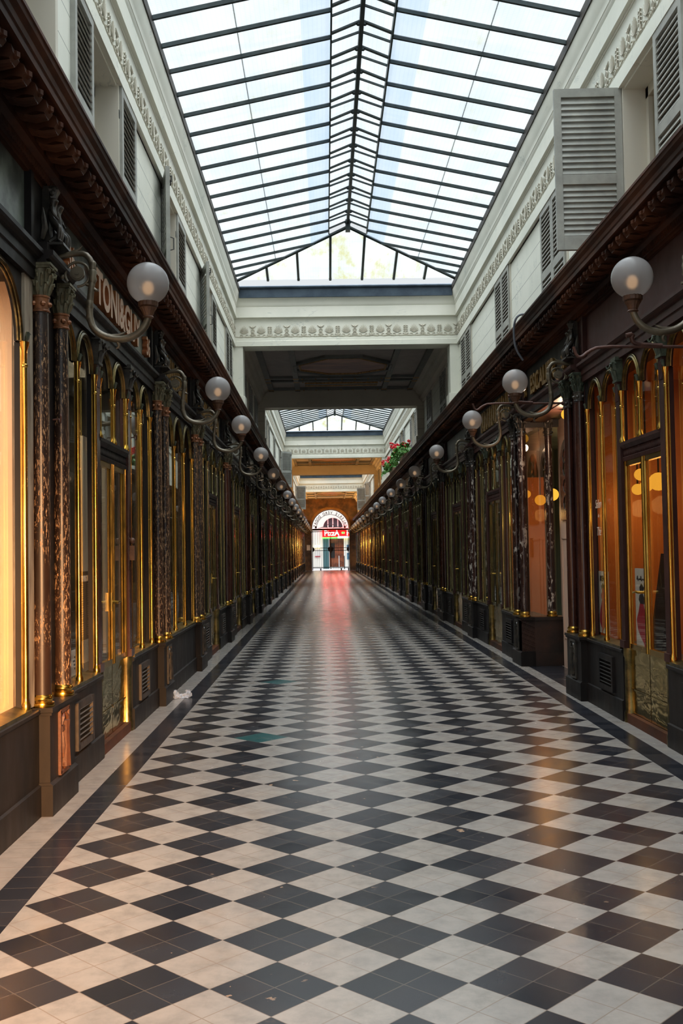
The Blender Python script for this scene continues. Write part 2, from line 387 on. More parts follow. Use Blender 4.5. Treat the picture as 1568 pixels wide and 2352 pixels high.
# roof glazing: ribbed wired glass, part clear, part milky, with algae stains
def m_roof(name, stain=.2, milk=.12, tint=(.955, .975, .965)):
    k = NT(name); p = k.pos(); s = k.n('ShaderNodeSeparateXYZ'); k.l(p, s.inputs[0])
    def grid(v, per, w_): return k.math('LESS_THAN', k.math('FRACT', k.math('DIVIDE', v, per)), w_)
    wire = k.math('MAXIMUM', grid(s.outputs['Y'], .030, .30), grid(s.outputs['X'], .045, .22))
    nz = k.noise(k.map(p, (1.6, .5, 1)), 1.5, 5, .6); n2 = k.noise(k.map(p, (.5, 3.5, 1), rot=(0, 0, .25)), 1.1, 4, .6, .6)
    st = k.ramp(k.noise(k.map(p, (3.0, 1.2, 1)), 1.3, 6, .65), .56-.12*stain, .80-.12*stain)
    base = k.mix(k.ramp(nz, .35, .7), tint, (tint[0]*.86, tint[1]*.92, tint[2]*.96))
    base = k.mix(k.math('MULTIPLY', k.ramp(n2, .52, .68), .35), base, (.72, .80, .87, 1))  # bluish streaks put reflection and shadow into the glass colour
    base = k.mix(k.math('MULTIPLY', st, min(1, stain*2)), base, (.72, .70, .36, 1))
    base = k.mix(k.math('MULTIPLY', wire, .11), base, (.35, .42, .45, 1))
    tr = k.n('ShaderNodeBsdfTransparent'); tl = k.n('ShaderNodeBsdfTranslucent'); k.l(base, tr.inputs[0]); k.l(base, tl.inputs[0])
    mx = k.n('ShaderNodeMixShader'); mx.inputs[0].default_value = milk; k.l(tr.outputs[0], mx.inputs[1]); k.l(tl.outputs[0], mx.inputs[2])
    return k.done(mx.outputs[0])
MT['roof_glass'] = m_roof('ribbed_roof_glass'); MT['roof_hip'] = m_roof('stained_roof_glass', .62, .16, (.95, .96, .90))
MT['roof_strip'] = m_roof('reflection_blue_glass_strip', .02, .16, (.68, .76, .84))  # blue tint of this strip paints reflected sky and shadow near the lantern

def m_glass(name='shop_window_glass', tint=(.92, .90, .86), boost=.0, k0=.75):
    k = NT(name); g = k.n('ShaderNodeNewGeometry'); dt = k.n('ShaderNodeVectorMath', operation='DOT_PRODUCT'); k.l(g.outputs['Normal'], dt.inputs[0]); k.l(g.outputs['Incoming'], dt.inputs[1])
    c = k.math('SUBTRACT', 1.0, k.math('ABSOLUTE', dt.outputs['Value'])); fr = k.math('MULTIPLY_ADD', k.math('POWER', c, 5.0), .96, .04)
    tr = k.n('ShaderNodeBsdfTransparent'); tr.inputs[0].default_value = (*tint, 1); gl = k.n('ShaderNodeBsdfGlossy'); gl.inputs['Roughness'].default_value = .01
    gl.inputs[0].default_value = (.95, .97, .95, 1)
    b = k.bump(k.noise(k.pos(), 1.6, 2), .05, .02); k.l(b, gl.inputs['Normal'])
    mx = k.n('ShaderNodeMixShader'); k.l(k.math('MULTIPLY_ADD', fr, k0, boost), mx.inputs[0]); k.l(tr.outputs[0], mx.inputs[1]); k.l(gl.outputs[0], mx.inputs[2])
    return k.done(mx.outputs[0])
MT['glass'] = m_glass(); MT['glass_mirror'] = m_glass('mirrored_shop_glass', (.85, .88, .84), .16, .8)
def m_globe():
    k = NT('frosted_globe_glass'); tr = k.n('ShaderNodeBsdfRefraction'); tr.inputs[0].default_value = (.88, .86, .84, 1); tr.inputs['Roughness'].default_value = .6; tr.inputs['IOR'].default_value = 1.22
    tl = k.n('ShaderNodeBsdfTranslucent'); tl.inputs[0].default_value = (.46, .45, .445, 1); df = k.n('ShaderNodeBsdfDiffuse'); df.inputs[0].default_value = (.36, .35, .345, 1)
    a = k.n('ShaderNodeMixShader'); a.inputs[0].default_value = .5; k.l(tl.outputs[0], a.inputs[1]); k.l(df.outputs[0], a.inputs[2])
    b = k.n('ShaderNodeMixShader'); b.inputs[0].default_value = .70; k.l(tr.outputs[0], b.inputs[1]); k.l(a.outputs[0], b.inputs[2])
    gl = k.n('ShaderNodeBsdfGlossy'); gl.inputs['Roughness'].default_value = .18; fr = k.n('ShaderNodeLayerWeight'); fr.inputs[0].default_value = .18
    c = k.n('ShaderNodeMixShader'); k.l(fr.outputs['Fresnel'], c.inputs[0]); k.l(b.outputs[0], c.inputs[1]); k.l(gl.outputs[0], c.inputs[2]); return k.done(c.outputs[0])
MT['globe'] = m_globe()
def m_kick():
    k = NT('brass_kick_plate'); b = k.bump(k.noise(k.map(k.pos(), (1, 1, 2.6)), 3.4, 2, .5, .6), .30, .03)
    return k.done(k.bsdf(k.mix(k.ramp(k.noise(k.pos(), 7, 5), .35, .7), (.60, .42, .12), (.74, .54, .18)), .10, 1, b))
MT['kick'] = m_kick()
MT['marble_brown'] = two('brown_marbled_wall', (.050, .020, .006), (.19, .080, .022), .45, scale=1.6, lo=.38, hi=.66, coat=.2)
MT['arch_trim'] = two('ochre_arch_trim', (.27, .14, .05), (.36, .20, .08), .5, scale=4)
MT['ceil_grey'] = two('grey_painted_ceiling', (.40, .345, .315), (.48, .415, .38), .6, scale=3)
MT['ceil_dark'] = two('slate_ceiling_moulding', (.16, .165, .155), (.21, .21, .19), .55, scale=3)
MT['ceil_gold'] = two('tarnished_gilding', (.30, .14, .035), (.55, .30, .09), .5, .2, scale=18)
MT['fresco'] = two('faded_pink_fresco', (.68, .38, .29), (.40, .25, .225), .6, scale=1.3, stretch=(.55, 1.6, 1), lo=.38, hi=.62)
# shop interiors
MT['in_peach'] = two('peach_shop_wall', (.80, .56, .37), (.72, .48, .30), .6, scale=.8)
MT['in_grey'] = two('dim_grey_shop_wall', (.17, .15, .12), (.09, .08, .065), .6, scale=1.2)
MT['in_orange'] = two('orange_cafe_wall', (.62, .22, .05), (.50, .16, .035), .6, scale=1.0)
MT['in_dark'] = two('dark_shop_wall', (.09, .075, .05), (.05, .045, .035), .6, scale=1.2)
MT['in_green'] = two('pale_green_reflection_streaks', (.24, .29, .23), (.15, .18, .14), .6, scale=2.5, stretch=(1, 3, .3))  # upright green streaks paint the upper walls' reflection onto the interiors
MT['curtain'] = plain('ivory_panel', (.60, .54, .44), .7)
# ------------------------------------------------------------------ floor and ground
def FX(s): return lambda d, y, z: (XC+s*d, y, z)
mb = MB(); mb.add([(XC-2.62, YB, 0), (XC+2.62, YB, 0), (XC+2.62, YE+.3, 0), (XC-2.62, YE+.3, 0)], [(0, 1, 2, 3)])
fl = struct(mb.obj('floor', m_floor(), smooth=0))
mb = MB(); mb.add([(-9, YE+.3, -.02), (9, YE+.3, -.02), (9, YE+9.5, -.02), (-9, YE+9.5, -.02)], [(0, 1, 2, 3)])
mb.add([(-12, -22, -.02), (12, -22, -.02), (12, YB, -.02), (-12, YB, -.02)], [(0, 1, 2, 3)])
struct(mb.obj('ground', MT['street'], smooth=0))

MT['lap'] = plain('grey_lap_joint', (.42, .46, .47), .6)
MT['frieze'] = plain('grimy_frieze_relief', (.50, .47, .38), .6)
upper_begin()
# ------------------------------------------------------------------ roof plan along the passage
SKY = [(-2.2, 17.2), (23.75, 38.0), (44.3, 59.5)]       # skylit stretches (fascia to fascia)
COV = [(17.2, 23.75), (38.0, 44.3), (59.5, YEU)]         # covered stretches
ZF, ZE, ZR, DE, DF, DW = 4.90, 5.89, 6.36, 1.79, 1.862, 1.90

# upper windows: (y0, y1)
UW = {-1: [(4.75, 5.72), (6.6, 7.5), (9.6, 10.38), (12.62, 13.6), (15.62, 16.62), (18.7, 19.6), (20.4, 21.3), (22.1, 23.0), (26.6, 27.5), (30.2, 31.1), (34.4, 35.3), (40.2, 41.1), (42.4, 43.3), (47, 47.9), (53.1, 54.0)],
      1: [(3.6, 4.5), (6.85, 7.62), (9.5, 10.55), (12.4, 13.42), (15.72, 16.8), (19.0, 19.95), (21.6, 22.55), (25.6, 26.5), (29.4, 30.3), (33.2, 34.1), (40.2, 41.1), (42.4, 43.3), (47, 47.9), (50.6, 51.5), (55.3, 56.2)]}
def covered(y): return any(a-.01 <= y <= b+.01 for a, b in COV)
for s in (-1, 1):
    f = FX(s); mb = MB(); pass
    edges = [YBU]
    for a, b in UW[s]: edges += [a, b]
    edges.append(YEU)
    for q in range(0, len(edges), 2): mb.sweep([(DW, 3.672), (DW, 4.97), (2.25, 4.97), (2.25, 3.672)], edges[q], edges[q+1], f)
    mb.sweep([(DW, 4.88), (DW, 5.95), (2.25, 5.95), (2.25, 4.88)], YBU, YEU, f)
    struct(mb.obj('wall_'+SIDE[s], MT['cream'], smooth=0))
    for (a, b) in SKY:   # upper entablature: fascia, frieze bed, cornice
        mb = MB()
        mb.sweep([(DW+.01, ZF), (DF, ZF), (DF, 4.985), (DF+.008, 4.99), (DF+.008, 5.035), (DF+.02, 5.04), (DF+.02, 5.36), (DW+.01, 5.36)], a, b, f)
        mb.sweep([(DW+.01, 5.36), (DF+.012, 5.36), (DF+.012, 5.375), (DF-.02, 5.38), (DF-.02, 5.55), (DF-.012, 5.555), (DF-.025, 5.575), (DF-.03, 5.60), (DF-.035, 5.605),
                  (DF-.035, 5.63), (DF-.042, 5.66), (DF-.058, 5.70), (DE+.01, 5.74), (DE, 5.78), (DE, 5.80), (DW+.1, 5.80)], a, b, f)
        struct(mb.obj('trim_1' if s < 0 else 'trim_2', MT['cream_trim'], smooth=25))
        mb = MB(); mb.sweep([(DE-.012, 5.795), (DE-.012, 5.885), (DE+.05, 5.90), (2.2, 5.90), (2.2, 5.80)], a, b, f); struct(mb.obj('trim_3' if s < 0 else 'trim_4', MT['flash'], smooth=0))

# palmette frieze: anthemion, leaf spray and winged staff motifs with a scroll line
def motif_palmette(mb, P):
    for q in range(-4, 5):
        a = q*.33; L = .125-.009*abs(q); b0 = P(.018*q*.8, .06); 
        for w_, h_ in ((1, 0),):
            pts = [P(sin(a)*t*L*.62+q*.004, .055+cos(a*.86)*t*L+ .012) for t in (0, .35, .7, 1.08)]
            mb.tube(pts, [.0035, .005, .0065, .003], 5)
    for sg in (-1, 1): mb.tube([P(sg*(.052-.03*cos(t)), .028+.022*sin(t)) for t in (-2.6, -1.6, -.6, .4, 1.3, 2.2)], .0055, 5)
def motif_leaf(mb, P):
    mb.tube([P(0, .02), P(0, .10), P(0, .19)], [.010, .007, .004], 5)
    for zz in (.075, .105, .135, .165):
        for sg in (-1, 1): mb.tube([P(0, zz), P(sg*.022, zz+.014), P(sg*.042, zz-.002)], [.005, .006, .003], 4)
    for sg in (-1, 1): mb.tube([P(sg*(.040-.022*cos(t)), .03+.018*sin(t)) for t in (-2.4, -1.2, 0, 1.2, 2.2)], .005, 4)
def motif_staff(mb, P):
    mb.tube([P(0, .01), P(0, .19)], .005, 5)
    for sg in (-1, 1):
        mb.tube([P(sg*.030*sin(t*1.0), .03+t*.018) for t in (0, .8, 1.6, 2.4, 3.2, 4.0, 4.8, 5.6, 6.4)], .006, 4)
        mb.tube([P(sg*.006, .165), P(sg*.03, .178), P(sg*.058, .198)], [.011, .008, .003], 4)
        mb.tube([P(sg*(.040-.022*cos(t)), .03+.018*sin(t)) for t in (-2.4, -1.2, 0, 1.2, 2.2)], .005, 4)
def frieze(P0, n, st):
    mb = MB()
    for q in range(n):
        c = (q+.5)*st
        motif_palmette(mb, lambda u, z, c=c: P0(c+u, z))
        (motif_leaf if q % 2 else motif_staff)(mb, lambda u, z, c=c: P0(c+st/2+u, z))
        mb.tube([P0(c-st/2+st*t, .012+.006*cos(2*pi*t*2)) for t in (0, .125, .25, .375, .5, .625, .75, .875, 1)], .005, 4)
    return mb
for s in (-1, 1):
    for (a, b) in SKY:
        a2 = max(a, 2.5); n = int((b-a2)/.286); st = (b-a2)/n
        mb = frieze(lambda u, z: (XC+s*(DF+.012), a2+u, 5.048+z), n, st)
        struct(mb.obj('trim_5' if s < 0 else 'trim_6', MT['frieze'], smooth=50))

# cross beams closing each skylight, pilasters, covered ceilings
def cross(y, face, full=True):   # face=-1: carved face looks back to the entrance
    mb = MB(); g = lambda dy: y+face*dy; th = .42
    X0, X1 = XC-DW-.02, XC+DW+.02
    prof = [(0, ZF), (0, 4.985), (-.008, 4.99), (-.008, 5.035), (-.02, 5.04), (-.02, 5.37), (.03, 5.38), (.03, 5.55), (.022, 5.555), (.035, 5.575), (.04, 5.605), (.052, 5.66), (.07, 5.70), (.085, 5.75), (.09, 5.80), (-th, 5.80), (-th, ZF)]
    vs = [(X, g(u), z) for X in (X0, X1) for u, z in prof]; n = len(prof)
    mb.add(vs, [(i, (i+1) % n, n+(i+1) % n, n+i) for i in range(n)]+[tuple(range(n))[::-1], tuple(range(n, 2*n))])
    struct(mb.obj('trim_7', MT['cream_trim'], smooth=25))
    N = 13; st = 2*DF/N
    struct(frieze(lambda u, z: (XC-DF+u, g(-.012), 5.048+z), N, st).obj('trim_8', MT['frieze'], smooth=50))
    mb = MB(); mb.box(XC-DE, XC+DE, min(g(.10), g(-.35)), max(g(.10), g(-.35)), 5.70, 5.86)
    mb.tube([(XC-DE, g(.11), 5.87), (XC+DE, g(.11), 5.87)], .028, 10)
    struct(mb.obj('trim_9', MT['zinc'], smooth=40))
    for s in (-1, 1):   # pilaster with little base block
        mb = MB(); a, b = sorted((XC+s*1.745, XC+s*2.0))
        mb.box(a, b, min(y-face*.02, y-face*.40), max(y-face*.02, y-face*.40), 3.672, ZF)
        mb.box(min(XC+s*1.715, XC+s*2.0), max(XC+s*1.715, XC+s*2.0), min(y+face*.008, y-face*.40), max(y+face*.008, y-face*.40), 3.672, 4.06)
        struct(mb.obj('trim_10', MT['cream_trim'], smooth=0))
for a, b in SKY: cross(b, -1)
for a, b in SKY[1:]:   # rear headers seen from below
    mb = MB(); mb.box(XC-2.0, XC+2.0, a-.30, a, 4.74, 5.9)
    for s in (-1, 1): mb.box(min(XC+s*1.745, XC+s*2.0), max(XC+s*1.745, XC+s*2.0), a-.295, a-.005, 3.672, 4.735)
    for s in (-1, 1): mb.box(min(XC+s*1.715, XC+s*2.0), max(XC+s*1.715, XC+s*2.0), a-.33, a, 3.672, 4.04)
    mb.box(XC-1.76, XC+1.76, a-.02, a+.03, 4.728, 4.80)
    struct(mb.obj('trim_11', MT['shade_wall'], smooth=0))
for qi, (a, b) in enumerate(COV):
    a0, b0 = a+.42, b-(.30 if qi < 2 else 0)
    mb = MB(); mb.box(XC-2.2, XC+2.2, a0-.2, b0+.1, 5.16, 5.26)
    ce = struct(mb.obj('ceiling', MT['ceil_grey'], smooth=0))
    # cove mouldings
    mb = MB()
    for s in (-1, 1): mb.sweep([(1.91, 4.80), (1.86, 4.82), (1.86, 4.86), (1.80, 4.90), (1.78, 4.98), (1.74, 5.02), (1.72, 5.08), (1.62, 5.13), (1.62, 5.17), (1.91, 5.17)], a0, b0, FX(s))
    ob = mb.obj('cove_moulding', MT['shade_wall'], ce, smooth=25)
    yc, hl = (a0+b0)/2, (b0-a0)/2
    mb = MB()   # dark ribs
    for dd in (.98, 1.58):
        for s in (-1, 1): mb.box(XC+s*dd-.055, XC+s*dd+.055, a0, b0, 5.10, 5.161)
    nrow = 2 if hl < 4 else 5
    rows = [yc-hl*.80, yc-hl*.68, yc+hl*.42, yc+hl*.56, yc+hl*.93] if hl < 4 else [a0+(b0-a0)*t for t in (.04, .08, .28, .31, .5, .53, .72, .75, .95)]
    for yy in rows: mb.box(XC-1.62, XC+1.62, yy-.05, yy+.05, 5.105, 5.1605)
    mb.obj('ceiling_rib', MT['ceil_dark'], ce, smooth=0)
    mb = MB()   # gilded studs where ribs meet
    for yy in rows:
        for dd in (-1.58, -.98, .98, 1.58): mb.box(XC+dd-.06, XC+dd+.06, yy-.05, yy+.05, 5.095, 5.11)
        for q in range(7): mb.ball((XC-.84+.28*q, yy, 5.10), .018, 6)
    mb.obj('gilded_stud', MT['ceil_gold'], ce)
    def octo(k): return [(XC-.86*k, yc-.28*k*hl/2.9), (XC-.30*k, yc-.95*k*hl/2.9), (XC+.30*k, yc-.95*k*hl/2.9), (XC+.86*k, yc-.28*k*hl/2.9), (XC+.86*k, yc+.28*k*hl/2.9-.0), (XC+.30*k, yc+.75*k*hl/2.9), (XC-.30*k, yc+.75*k*hl/2.9), (XC-.86*k, yc+.28*k*hl/2.9)]
    o = octo(1.0); MB().poly(o, 'z', 5.135, 5.1605).obj('painted_panel', MT['fresco'], ce, smooth=0)
    mb = MB()
    for k, rr in ((1.0, .028),):
        q = octo(k); mb.tube([(x, y, 5.135) for x, y in q], rr, 6, closed=True)
    mb.obj('gilded_frame', MT['ceil_gold'], ce)
    mb = MB(); q = octo(1.14); mb.tube([(x, y, 5.135) for x, y in q], .045, 6, closed=True); mb.obj('dark_frame', MT['ceil_dark'], ce)
    if hl < 4:
        yy = yc+hl*.74; MB().box(XC-.80, XC+.80, yy-.16, yy+.16, 5.14, 5.1605).obj('small_panel', MT['ceil_dark'], ce, smooth=0)
        mb = MB(); mb.tube([(XC-.80, yy-.16, 5.14), (XC+.80, yy-.16, 5.14), (XC+.80, yy+.16, 5.14), (XC-.80, yy+.16, 5.14)], .02, 6, closed=True); mb.obj('gilded_frame', MT['ceil_gold'], ce)

# ------------------------------------------------------------------ glass roofs

for qi, (a, b) in enumerate(SKY):
    wroot = struct(empty('window_%d' % (qi+1), (XC, (a+b)/2, ZE)))
    off = lambda v: (v[0]-XC, v[1]-(a+b)/2, v[2]-ZE)
    yh, ya = b-.50, b-2.05      # foot of the hip, its apex
    st = .4795; n = int((ya-a)/st)
    DL, ZL = .285, ZE+(ZR-.10-ZE)*(DE-.285)/DE
    slope = (ZR-.10-ZE)/DE
    zs = lambda d: ZE+slope*(DE-d)
    # glass slopes
    mb = MB(); ms = MB()
    y0 = a-.2
    for s in (-1, 1):
        # main slope with the part cut by the hip
        mb.add([off((XC+s*DE, y0, zs(DE))), off((XC+s*.56, y0, zs(.56))), off((XC+s*.56, ya+(yh-ya)*.56/DE, zs(.56))), off((XC+s*DE, yh, zs(DE)))], [(0, 1, 2, 3)])
        ms.add([off((XC+s*.56, y0, zs(.56))), off((XC+s*DL, y0, zs(DL))), off((XC+s*DL, ya+(yh-ya)*DL/DE, zs(DL))), off((XC+s*.56, ya+(yh-ya)*.56/DE, zs(.56)))], [(0, 1, 2, 3)])
        mb.add([off((XC+s*(DL+.02), y0, zs(DL)+.05)), off((XC, y0, ZR)), off((XC, ya, ZR)), off((XC+s*(DL+.02), ya, zs(DL)+.05))], [(0, 1, 2, 3)])
    mb.obj('slope_glass', MT['roof_glass'], wroot, smooth=0, loc=(0, 0, 0)); ms.obj('upper_glass_strip', MT['roof_strip'], wroot, smooth=0)
    mb = MB(); mb.add([off((XC-DE, yh, ZE)), off((XC+DE, yh, ZE)), off((XC, ya, ZR-.1))], [(0, 1, 2)]); mb.obj('hip_glass', MT['roof_hip'], wroot, smooth=0)
    # glazing bars: one mesh per kind, copied
    def bar_mesh(p, q, wd, dp, nm):
        p, q = Vector(p), Vector(q); t = (q-p).normalized(); side = Vector((0, 1, 0)) if abs(t.y) < .5 else Vector((1, 0, 0)); side = (side-t*side.dot(t)).normalized(); nn = t.cross(side)
        m_ = MB(); m_.obox((p+q)/2, t*(q-p).length/2, side*wd/2, nn*dp/2); return m_.mesh(nm, MT['bar'], 0)
    main = {s: bar_mesh((s*DE, 0, zs(DE)-ZE-.02), (s*DL, 0, zs(DL)-ZE-.012), .027, .036, 'glazing_bar') for s in (-1, 1)}
    lant = {s: bar_mesh((s*DL, 0, zs(DL)-ZE+.02), (0, 0, ZR-ZE-.02), .040, .016, 'ridge_bar') for s in (-1, 1)}
    lan2 = {s: bar_mesh((s*DL, 0, zs(DL)-ZE+.045), (0, 0, ZR-ZE-.01), .016, .02, 'ridge_bar') for s in (-1, 1)}
    base = 8.39 if qi == 0 else a+.2
    k0 = int((a-base)/st); yy = base+k0*st
    while yy < ya+.01:
        if yy > (1.5 if qi == 0 else a):
            yo = yy-(a+b)/2
            for s in (-1, 1):
                inst('glazing_bar', main[s], wroot, (0, yo, 0)); inst('ridge_bar', lant[s], wroot, (0, yo, 0))
                if yy+st/2 < ya and qi == 0: inst('ridge_bar', lan2[s], wroot, (0, yo+st*.45, 0))
        yy += st
    while yy < yh-.02:     # jack rafters stopped by the hip
        d1 = DE*(yy-ya)/(yh-ya)
        for s in (-1, 1):
            me = bar_mesh((s*DE, 0, zs(DE)-ZE-.02), (s*d1, 0, zs(d1)-ZE-.012), .027, .036, 'glazing_bar'); inst('glazing_bar', me, wroot, (0, yy-(a+b)/2, 0))
        yy += st*.82
    mb = MB(); yo = (a+b)/2
    for s in (-1, 1):
        mb.tube([(s*DE, yh-yo, -.01), (0, ya-yo, ZR-.1-ZE)], .028, 6)
        mb.obj('hip_bar', MT['bar'], wroot); mb = MB()
    for dd in (-1.28, -.78, -.26, .26, .78, 1.28):
        t = 1-abs(dd)/DE
        p, q = Vector((dd, yh-yo, 0)), Vector((dd, yh+(ya-yh)*t-yo, (ZR-.1-ZE)*t)); m_ = MB(); tt = (q-p).normalized()
        m_.obox((p+q)/2, tt*(q-p).length/2, (.018, 0, 0), Vector((1, 0, 0)).cross(tt)*.03); m_.obj('hip_glazing_bar', MT['bar'], wroot, smooth=0)
        MB().ball((dd, yh-yo-.01, 0), .026, 6).obj('bar_shoe', MT['bar'], wroot)
    MB().box(-.02, .02, a-yo, ya-yo+.03, ZR-ZE-.07, ZR-ZE+.01).obj('ridge_beam', MT['bar'], wroot, smooth=0)
    MB().box(-.035, .035, ya-yo-.06, ya-yo+.08, ZR-.16-ZE, ZR-ZE).obj('apex_plate', MT['bar'], wroot, smooth=0)
    mb = MB()
    for s in (-1, 1):
        mb.box(s*DL-.008, s*DL+.008, a-yo, ya-yo+.1, zs(DL)-ZE-.02, zs(DL)-ZE+.06)
    mb.obj('curb_strip', MT['bar'], wroot, smooth=0)
    mb = MB()
    for s in (-1, 1):
        mb.obox((s*1.12, (a+yh-.6)/2-yo, zs(1.12)-ZE+.01), (.004, 0, -.004*s*slope), (0, (yh-.6-a)/2, 0), (0, 0, .004))
    mb.obj('lap_joint', MT['lap'], wroot, smooth=0)
    for s in (-1, 1):
        if qi == 0:
            mb = MB(); yk = base
            while yk < ya: 
                if yk > 1.5: mb.ball((s*.03, yk-yo, ZR-ZE-.05), .022, 6)
                yk += st
            mb.obj('clip', MT['bar'], wroot)

upper_end()
# ------------------------------------------------------------------ end wall with arch, gate, street beyond
AC, AR, ASZ = .437, 1.437, 3.23
mb = MB(); n = 28
for q in range(n):
    a0, a1 = pi-pi*q/n, pi-pi*(q+1)/n
    P = [(AC+AR*cos(a0), ASZ+AR*sin(a0)), (AC+AR*cos(a1), ASZ+AR*sin(a1)), (AC+AR*cos(a1), 5.75), (AC+AR*cos(a0), 5.75)]
    mb.add([(x, YE, z) for x, z in P]+[(x, YE+.35, z) for x, z in P], [(0, 1, 2, 3), (7, 6, 5, 4), (0, 4, 5, 1)])
mb.box(XC-2.4, AC-AR, YE, YE+.35, -.02, 5.75); mb.box(AC+AR, XC+2.4, YE, YE+.35, -.02, 5.75)
struct(mb.obj('wall_end', MT['marble_brown'], smooth=0))
mb = MB()
for rr, ww, dz in ((1.60, .05, .05), (1.53, .09, .035), (1.455, .03, .06)):
    mb.tube([(AC+rr*cos(pi*q/30), YE-.01, ASZ+rr*sin(pi*q/30)) for q in range(31)], ww, 8)
struct(mb.obj('trim_12', MT['arch_trim']))
gt = thing('passage_gate', (AC, YE+.2, 0), 0, 'brown iron gate of slim vertical bars closing the arch at the far end', 'gate')
for sg in (-1, 1):
    lf = struct(MB().box(min(sg*.01, sg*1.40), max(sg*.01, sg*1.40), -.02, .02, .20, .25).obj('gate_leaf', MT['gate'], gt, smooth=0)); del lf['kind']
    mb = MB(); mb.box(min(sg*.01, sg*.05), max(sg*.01, sg*.05), -.025, .025, .1, 3.02); mb.box(min(sg*1.36, sg*1.42), max(sg*1.36, sg*1.42), -.025, .025, .02, 3.02)
    mb.box(min(0, sg*1.42), max(0, sg*1.42), -.02, .02, 1.50, 1.54); mb.box(min(0, sg*1.42), max(0, sg*1.42), -.02, .02, 1.70, 1.74); mb.box(min(0, sg*1.42), max(0, sg*1.42), -.02, .02, 2.96, 3.02)
    mb.obj('leaf_frame', MT['gate'], lf, smooth=0)
    for q in range(1, 10):
        xx = sg*(.05+q*.137); MB().tube([(xx, 0, .1), (xx, 0, 3.0)], .011, 6).obj('gate_bar', MT['gate'], lf)
    MB().poly([(sg*.02, 1.25), (sg*.20, 1.60), (sg*.26, 1.64), (sg*.05, 1.86)], 'y', -.03, .03).obj('lock_plate', MT['gate'], lf, smooth=0)
    MB().poly([(sg*1.40, 1.35), (sg*1.22, 1.60), (sg*1.22, 1.63), (sg*1.40, 1.85)], 'y', -.03, .03).obj('hinge_plate', MT['gate'], lf, smooth=0)
for xx in (-.78, .80, 1.36): MB().tube([(xx, -.06, 0), (xx, -.06, .16)], .05, 8).obj('floor_stop', MT['black'], gt)
fl_ = struct(empty('window_4', (AC, YE+.2, ASZ)))
mb = MB(); mb.box(-1.44, 1.44, -.05, .05, -.16, -.05); mb.tube([(-1.44, -.05, -.04), (1.44, -.05, -.04)], .02, 6); mb.obj('transom_beam', MT['gate'], fl_, smooth=0)
for rr, ww in ((1.415, .022), (1.06, .018)):
    MB().tube([(rr*cos(pi*q/30), 0, rr*sin(pi*q/30)) for q in range(31)], ww, 6).obj('fanlight_ring', MT['gate'], fl_)
mb = MB()
for sg in (-1, 1):
    mb.tube([(sg*(.17+.13*cos(t)), 0, .16+.13*sin(t)) for t in [q*.5 for q in range(-3, 9)]], .022, 6)
    mb.tube([(sg*.3, 0, .10), (sg*.55, 0, .10), (sg*.95, 0, .0)], [.05, .03, .012], 6)
    mb.box(sg*1.12-.07, sg*1.12+.07, -.02, .02, .0, .16)
mb.obj('scroll_crest', MT['gate'], fl_)
word = 'GALERIE VERO DODAT'   # read from the street, so reversed from inside
for q, ch in enumerate(word):
    if ch == ' ': continue
    a = radians(9+162*q/(len(word)-1)); me = text_mesh(ch, .30, .03, MT['black'], .82, .006)
    o = inst('fanlight_letter', me, fl_); R_ = Matrix.Rotation(-(a-pi/2)*-1, 4, 'Y')
    rr = 1.10
    # letters stand along the ring; mirrored because they face the street
    Xv = Vector((-sin(a), 0, cos(a)))*-1; Zv = Vector((cos(a), 0, sin(a)))
    m4 = Matrix(((-Xv.x, Zv.x, 0), (0, 0, 1), (-Xv.z, Zv.z, 0))).to_4x4(); m4.translation = (rr*cos(a), 0, rr*sin(a)); o.matrix_local = m4
# opposite street front
YS = YE+8.0
def px(u, v):   # street-front metric helper: photo pixels to wall metres
    sc = YS/2361.39; return (u-741.5)*sc+.02, CH+(1264.5-v)*sc

mb = MB(); acx = px(760, 1200)[0]; arr = .82; azs = px(760, 1213)[1]+.15

n = 20
for q in range(n):
    a0, a1 = pi-pi*q/n, pi-pi*(q+1)/n
    P = [(acx+arr*cos(a0), azs+arr*sin(a0)), (acx+arr*cos(a1), azs+arr*sin(a1)), (acx+arr*cos(a1), 12), (acx+arr*cos(a0), 12)]
    mb.add([(x, YS, z) for x, z in P]+[(x, YS+.3, z) for x, z in P], [(0, 1, 2, 3), (0, 4, 5, 1)])
dx0, dx1, dz = px(737, 0)[0], px(784, 0)[0], px(0, 1234)[1]
mb.box(-9, dx0, YS, YS+.3, -.02, azs); mb.box(dx1, 9, YS, YS+.3, -.02, azs); mb.box(dx0, dx1, YS, YS+.3, dz, azs)
mb.box(-9, acx-arr, YS, YS+.3, azs, 12); mb.box(acx+arr, 9, YS, YS+.3, azs, 12)
struct(mb.obj('wall_street', plain('pale_street_render', (.78, .75, .68), .7), smooth=0))
wi = struct(empty('window_5', (acx, YS+.2, azs)))
MB().box(-arr-.05, arr+.05, .0, .03, -.3, arr+.1).obj('dark_pane', plain('dark_window_pane', (.05, .052, .065), .25), wi, smooth=0)
for xx in (-.42, 0, .42): MB().box(xx-.045, xx+.045, -.05, .0, -.1, arr).obj('mullion', MT['white_card'], wi, smooth=0)
dr = struct(empty('door_1', (dx0, YS+.1, 0)))
MB().box(.0, px(750, 0)[0]-dx0, -.15, .0, 0, dz).obj('open_leaf', plain('teal_door_paint', (.045, .12, .13), .5), dr, smooth=0)
MB().box(px(751, 0)[0]-dx0, dx1-dx0, .35, .40, 0, dz).obj('doorway_depth', two('red_brown_doorway', (.12, .03, .012), (.30, .085, .03), .6, scale=2), dr, smooth=0)
MB().box(px(754, 0)[0]-dx0, px(763, 0)[0]-dx0, .30, .34, 0.9, dz-.4).obj('dark_pane', MT['black'], dr, smooth=0)
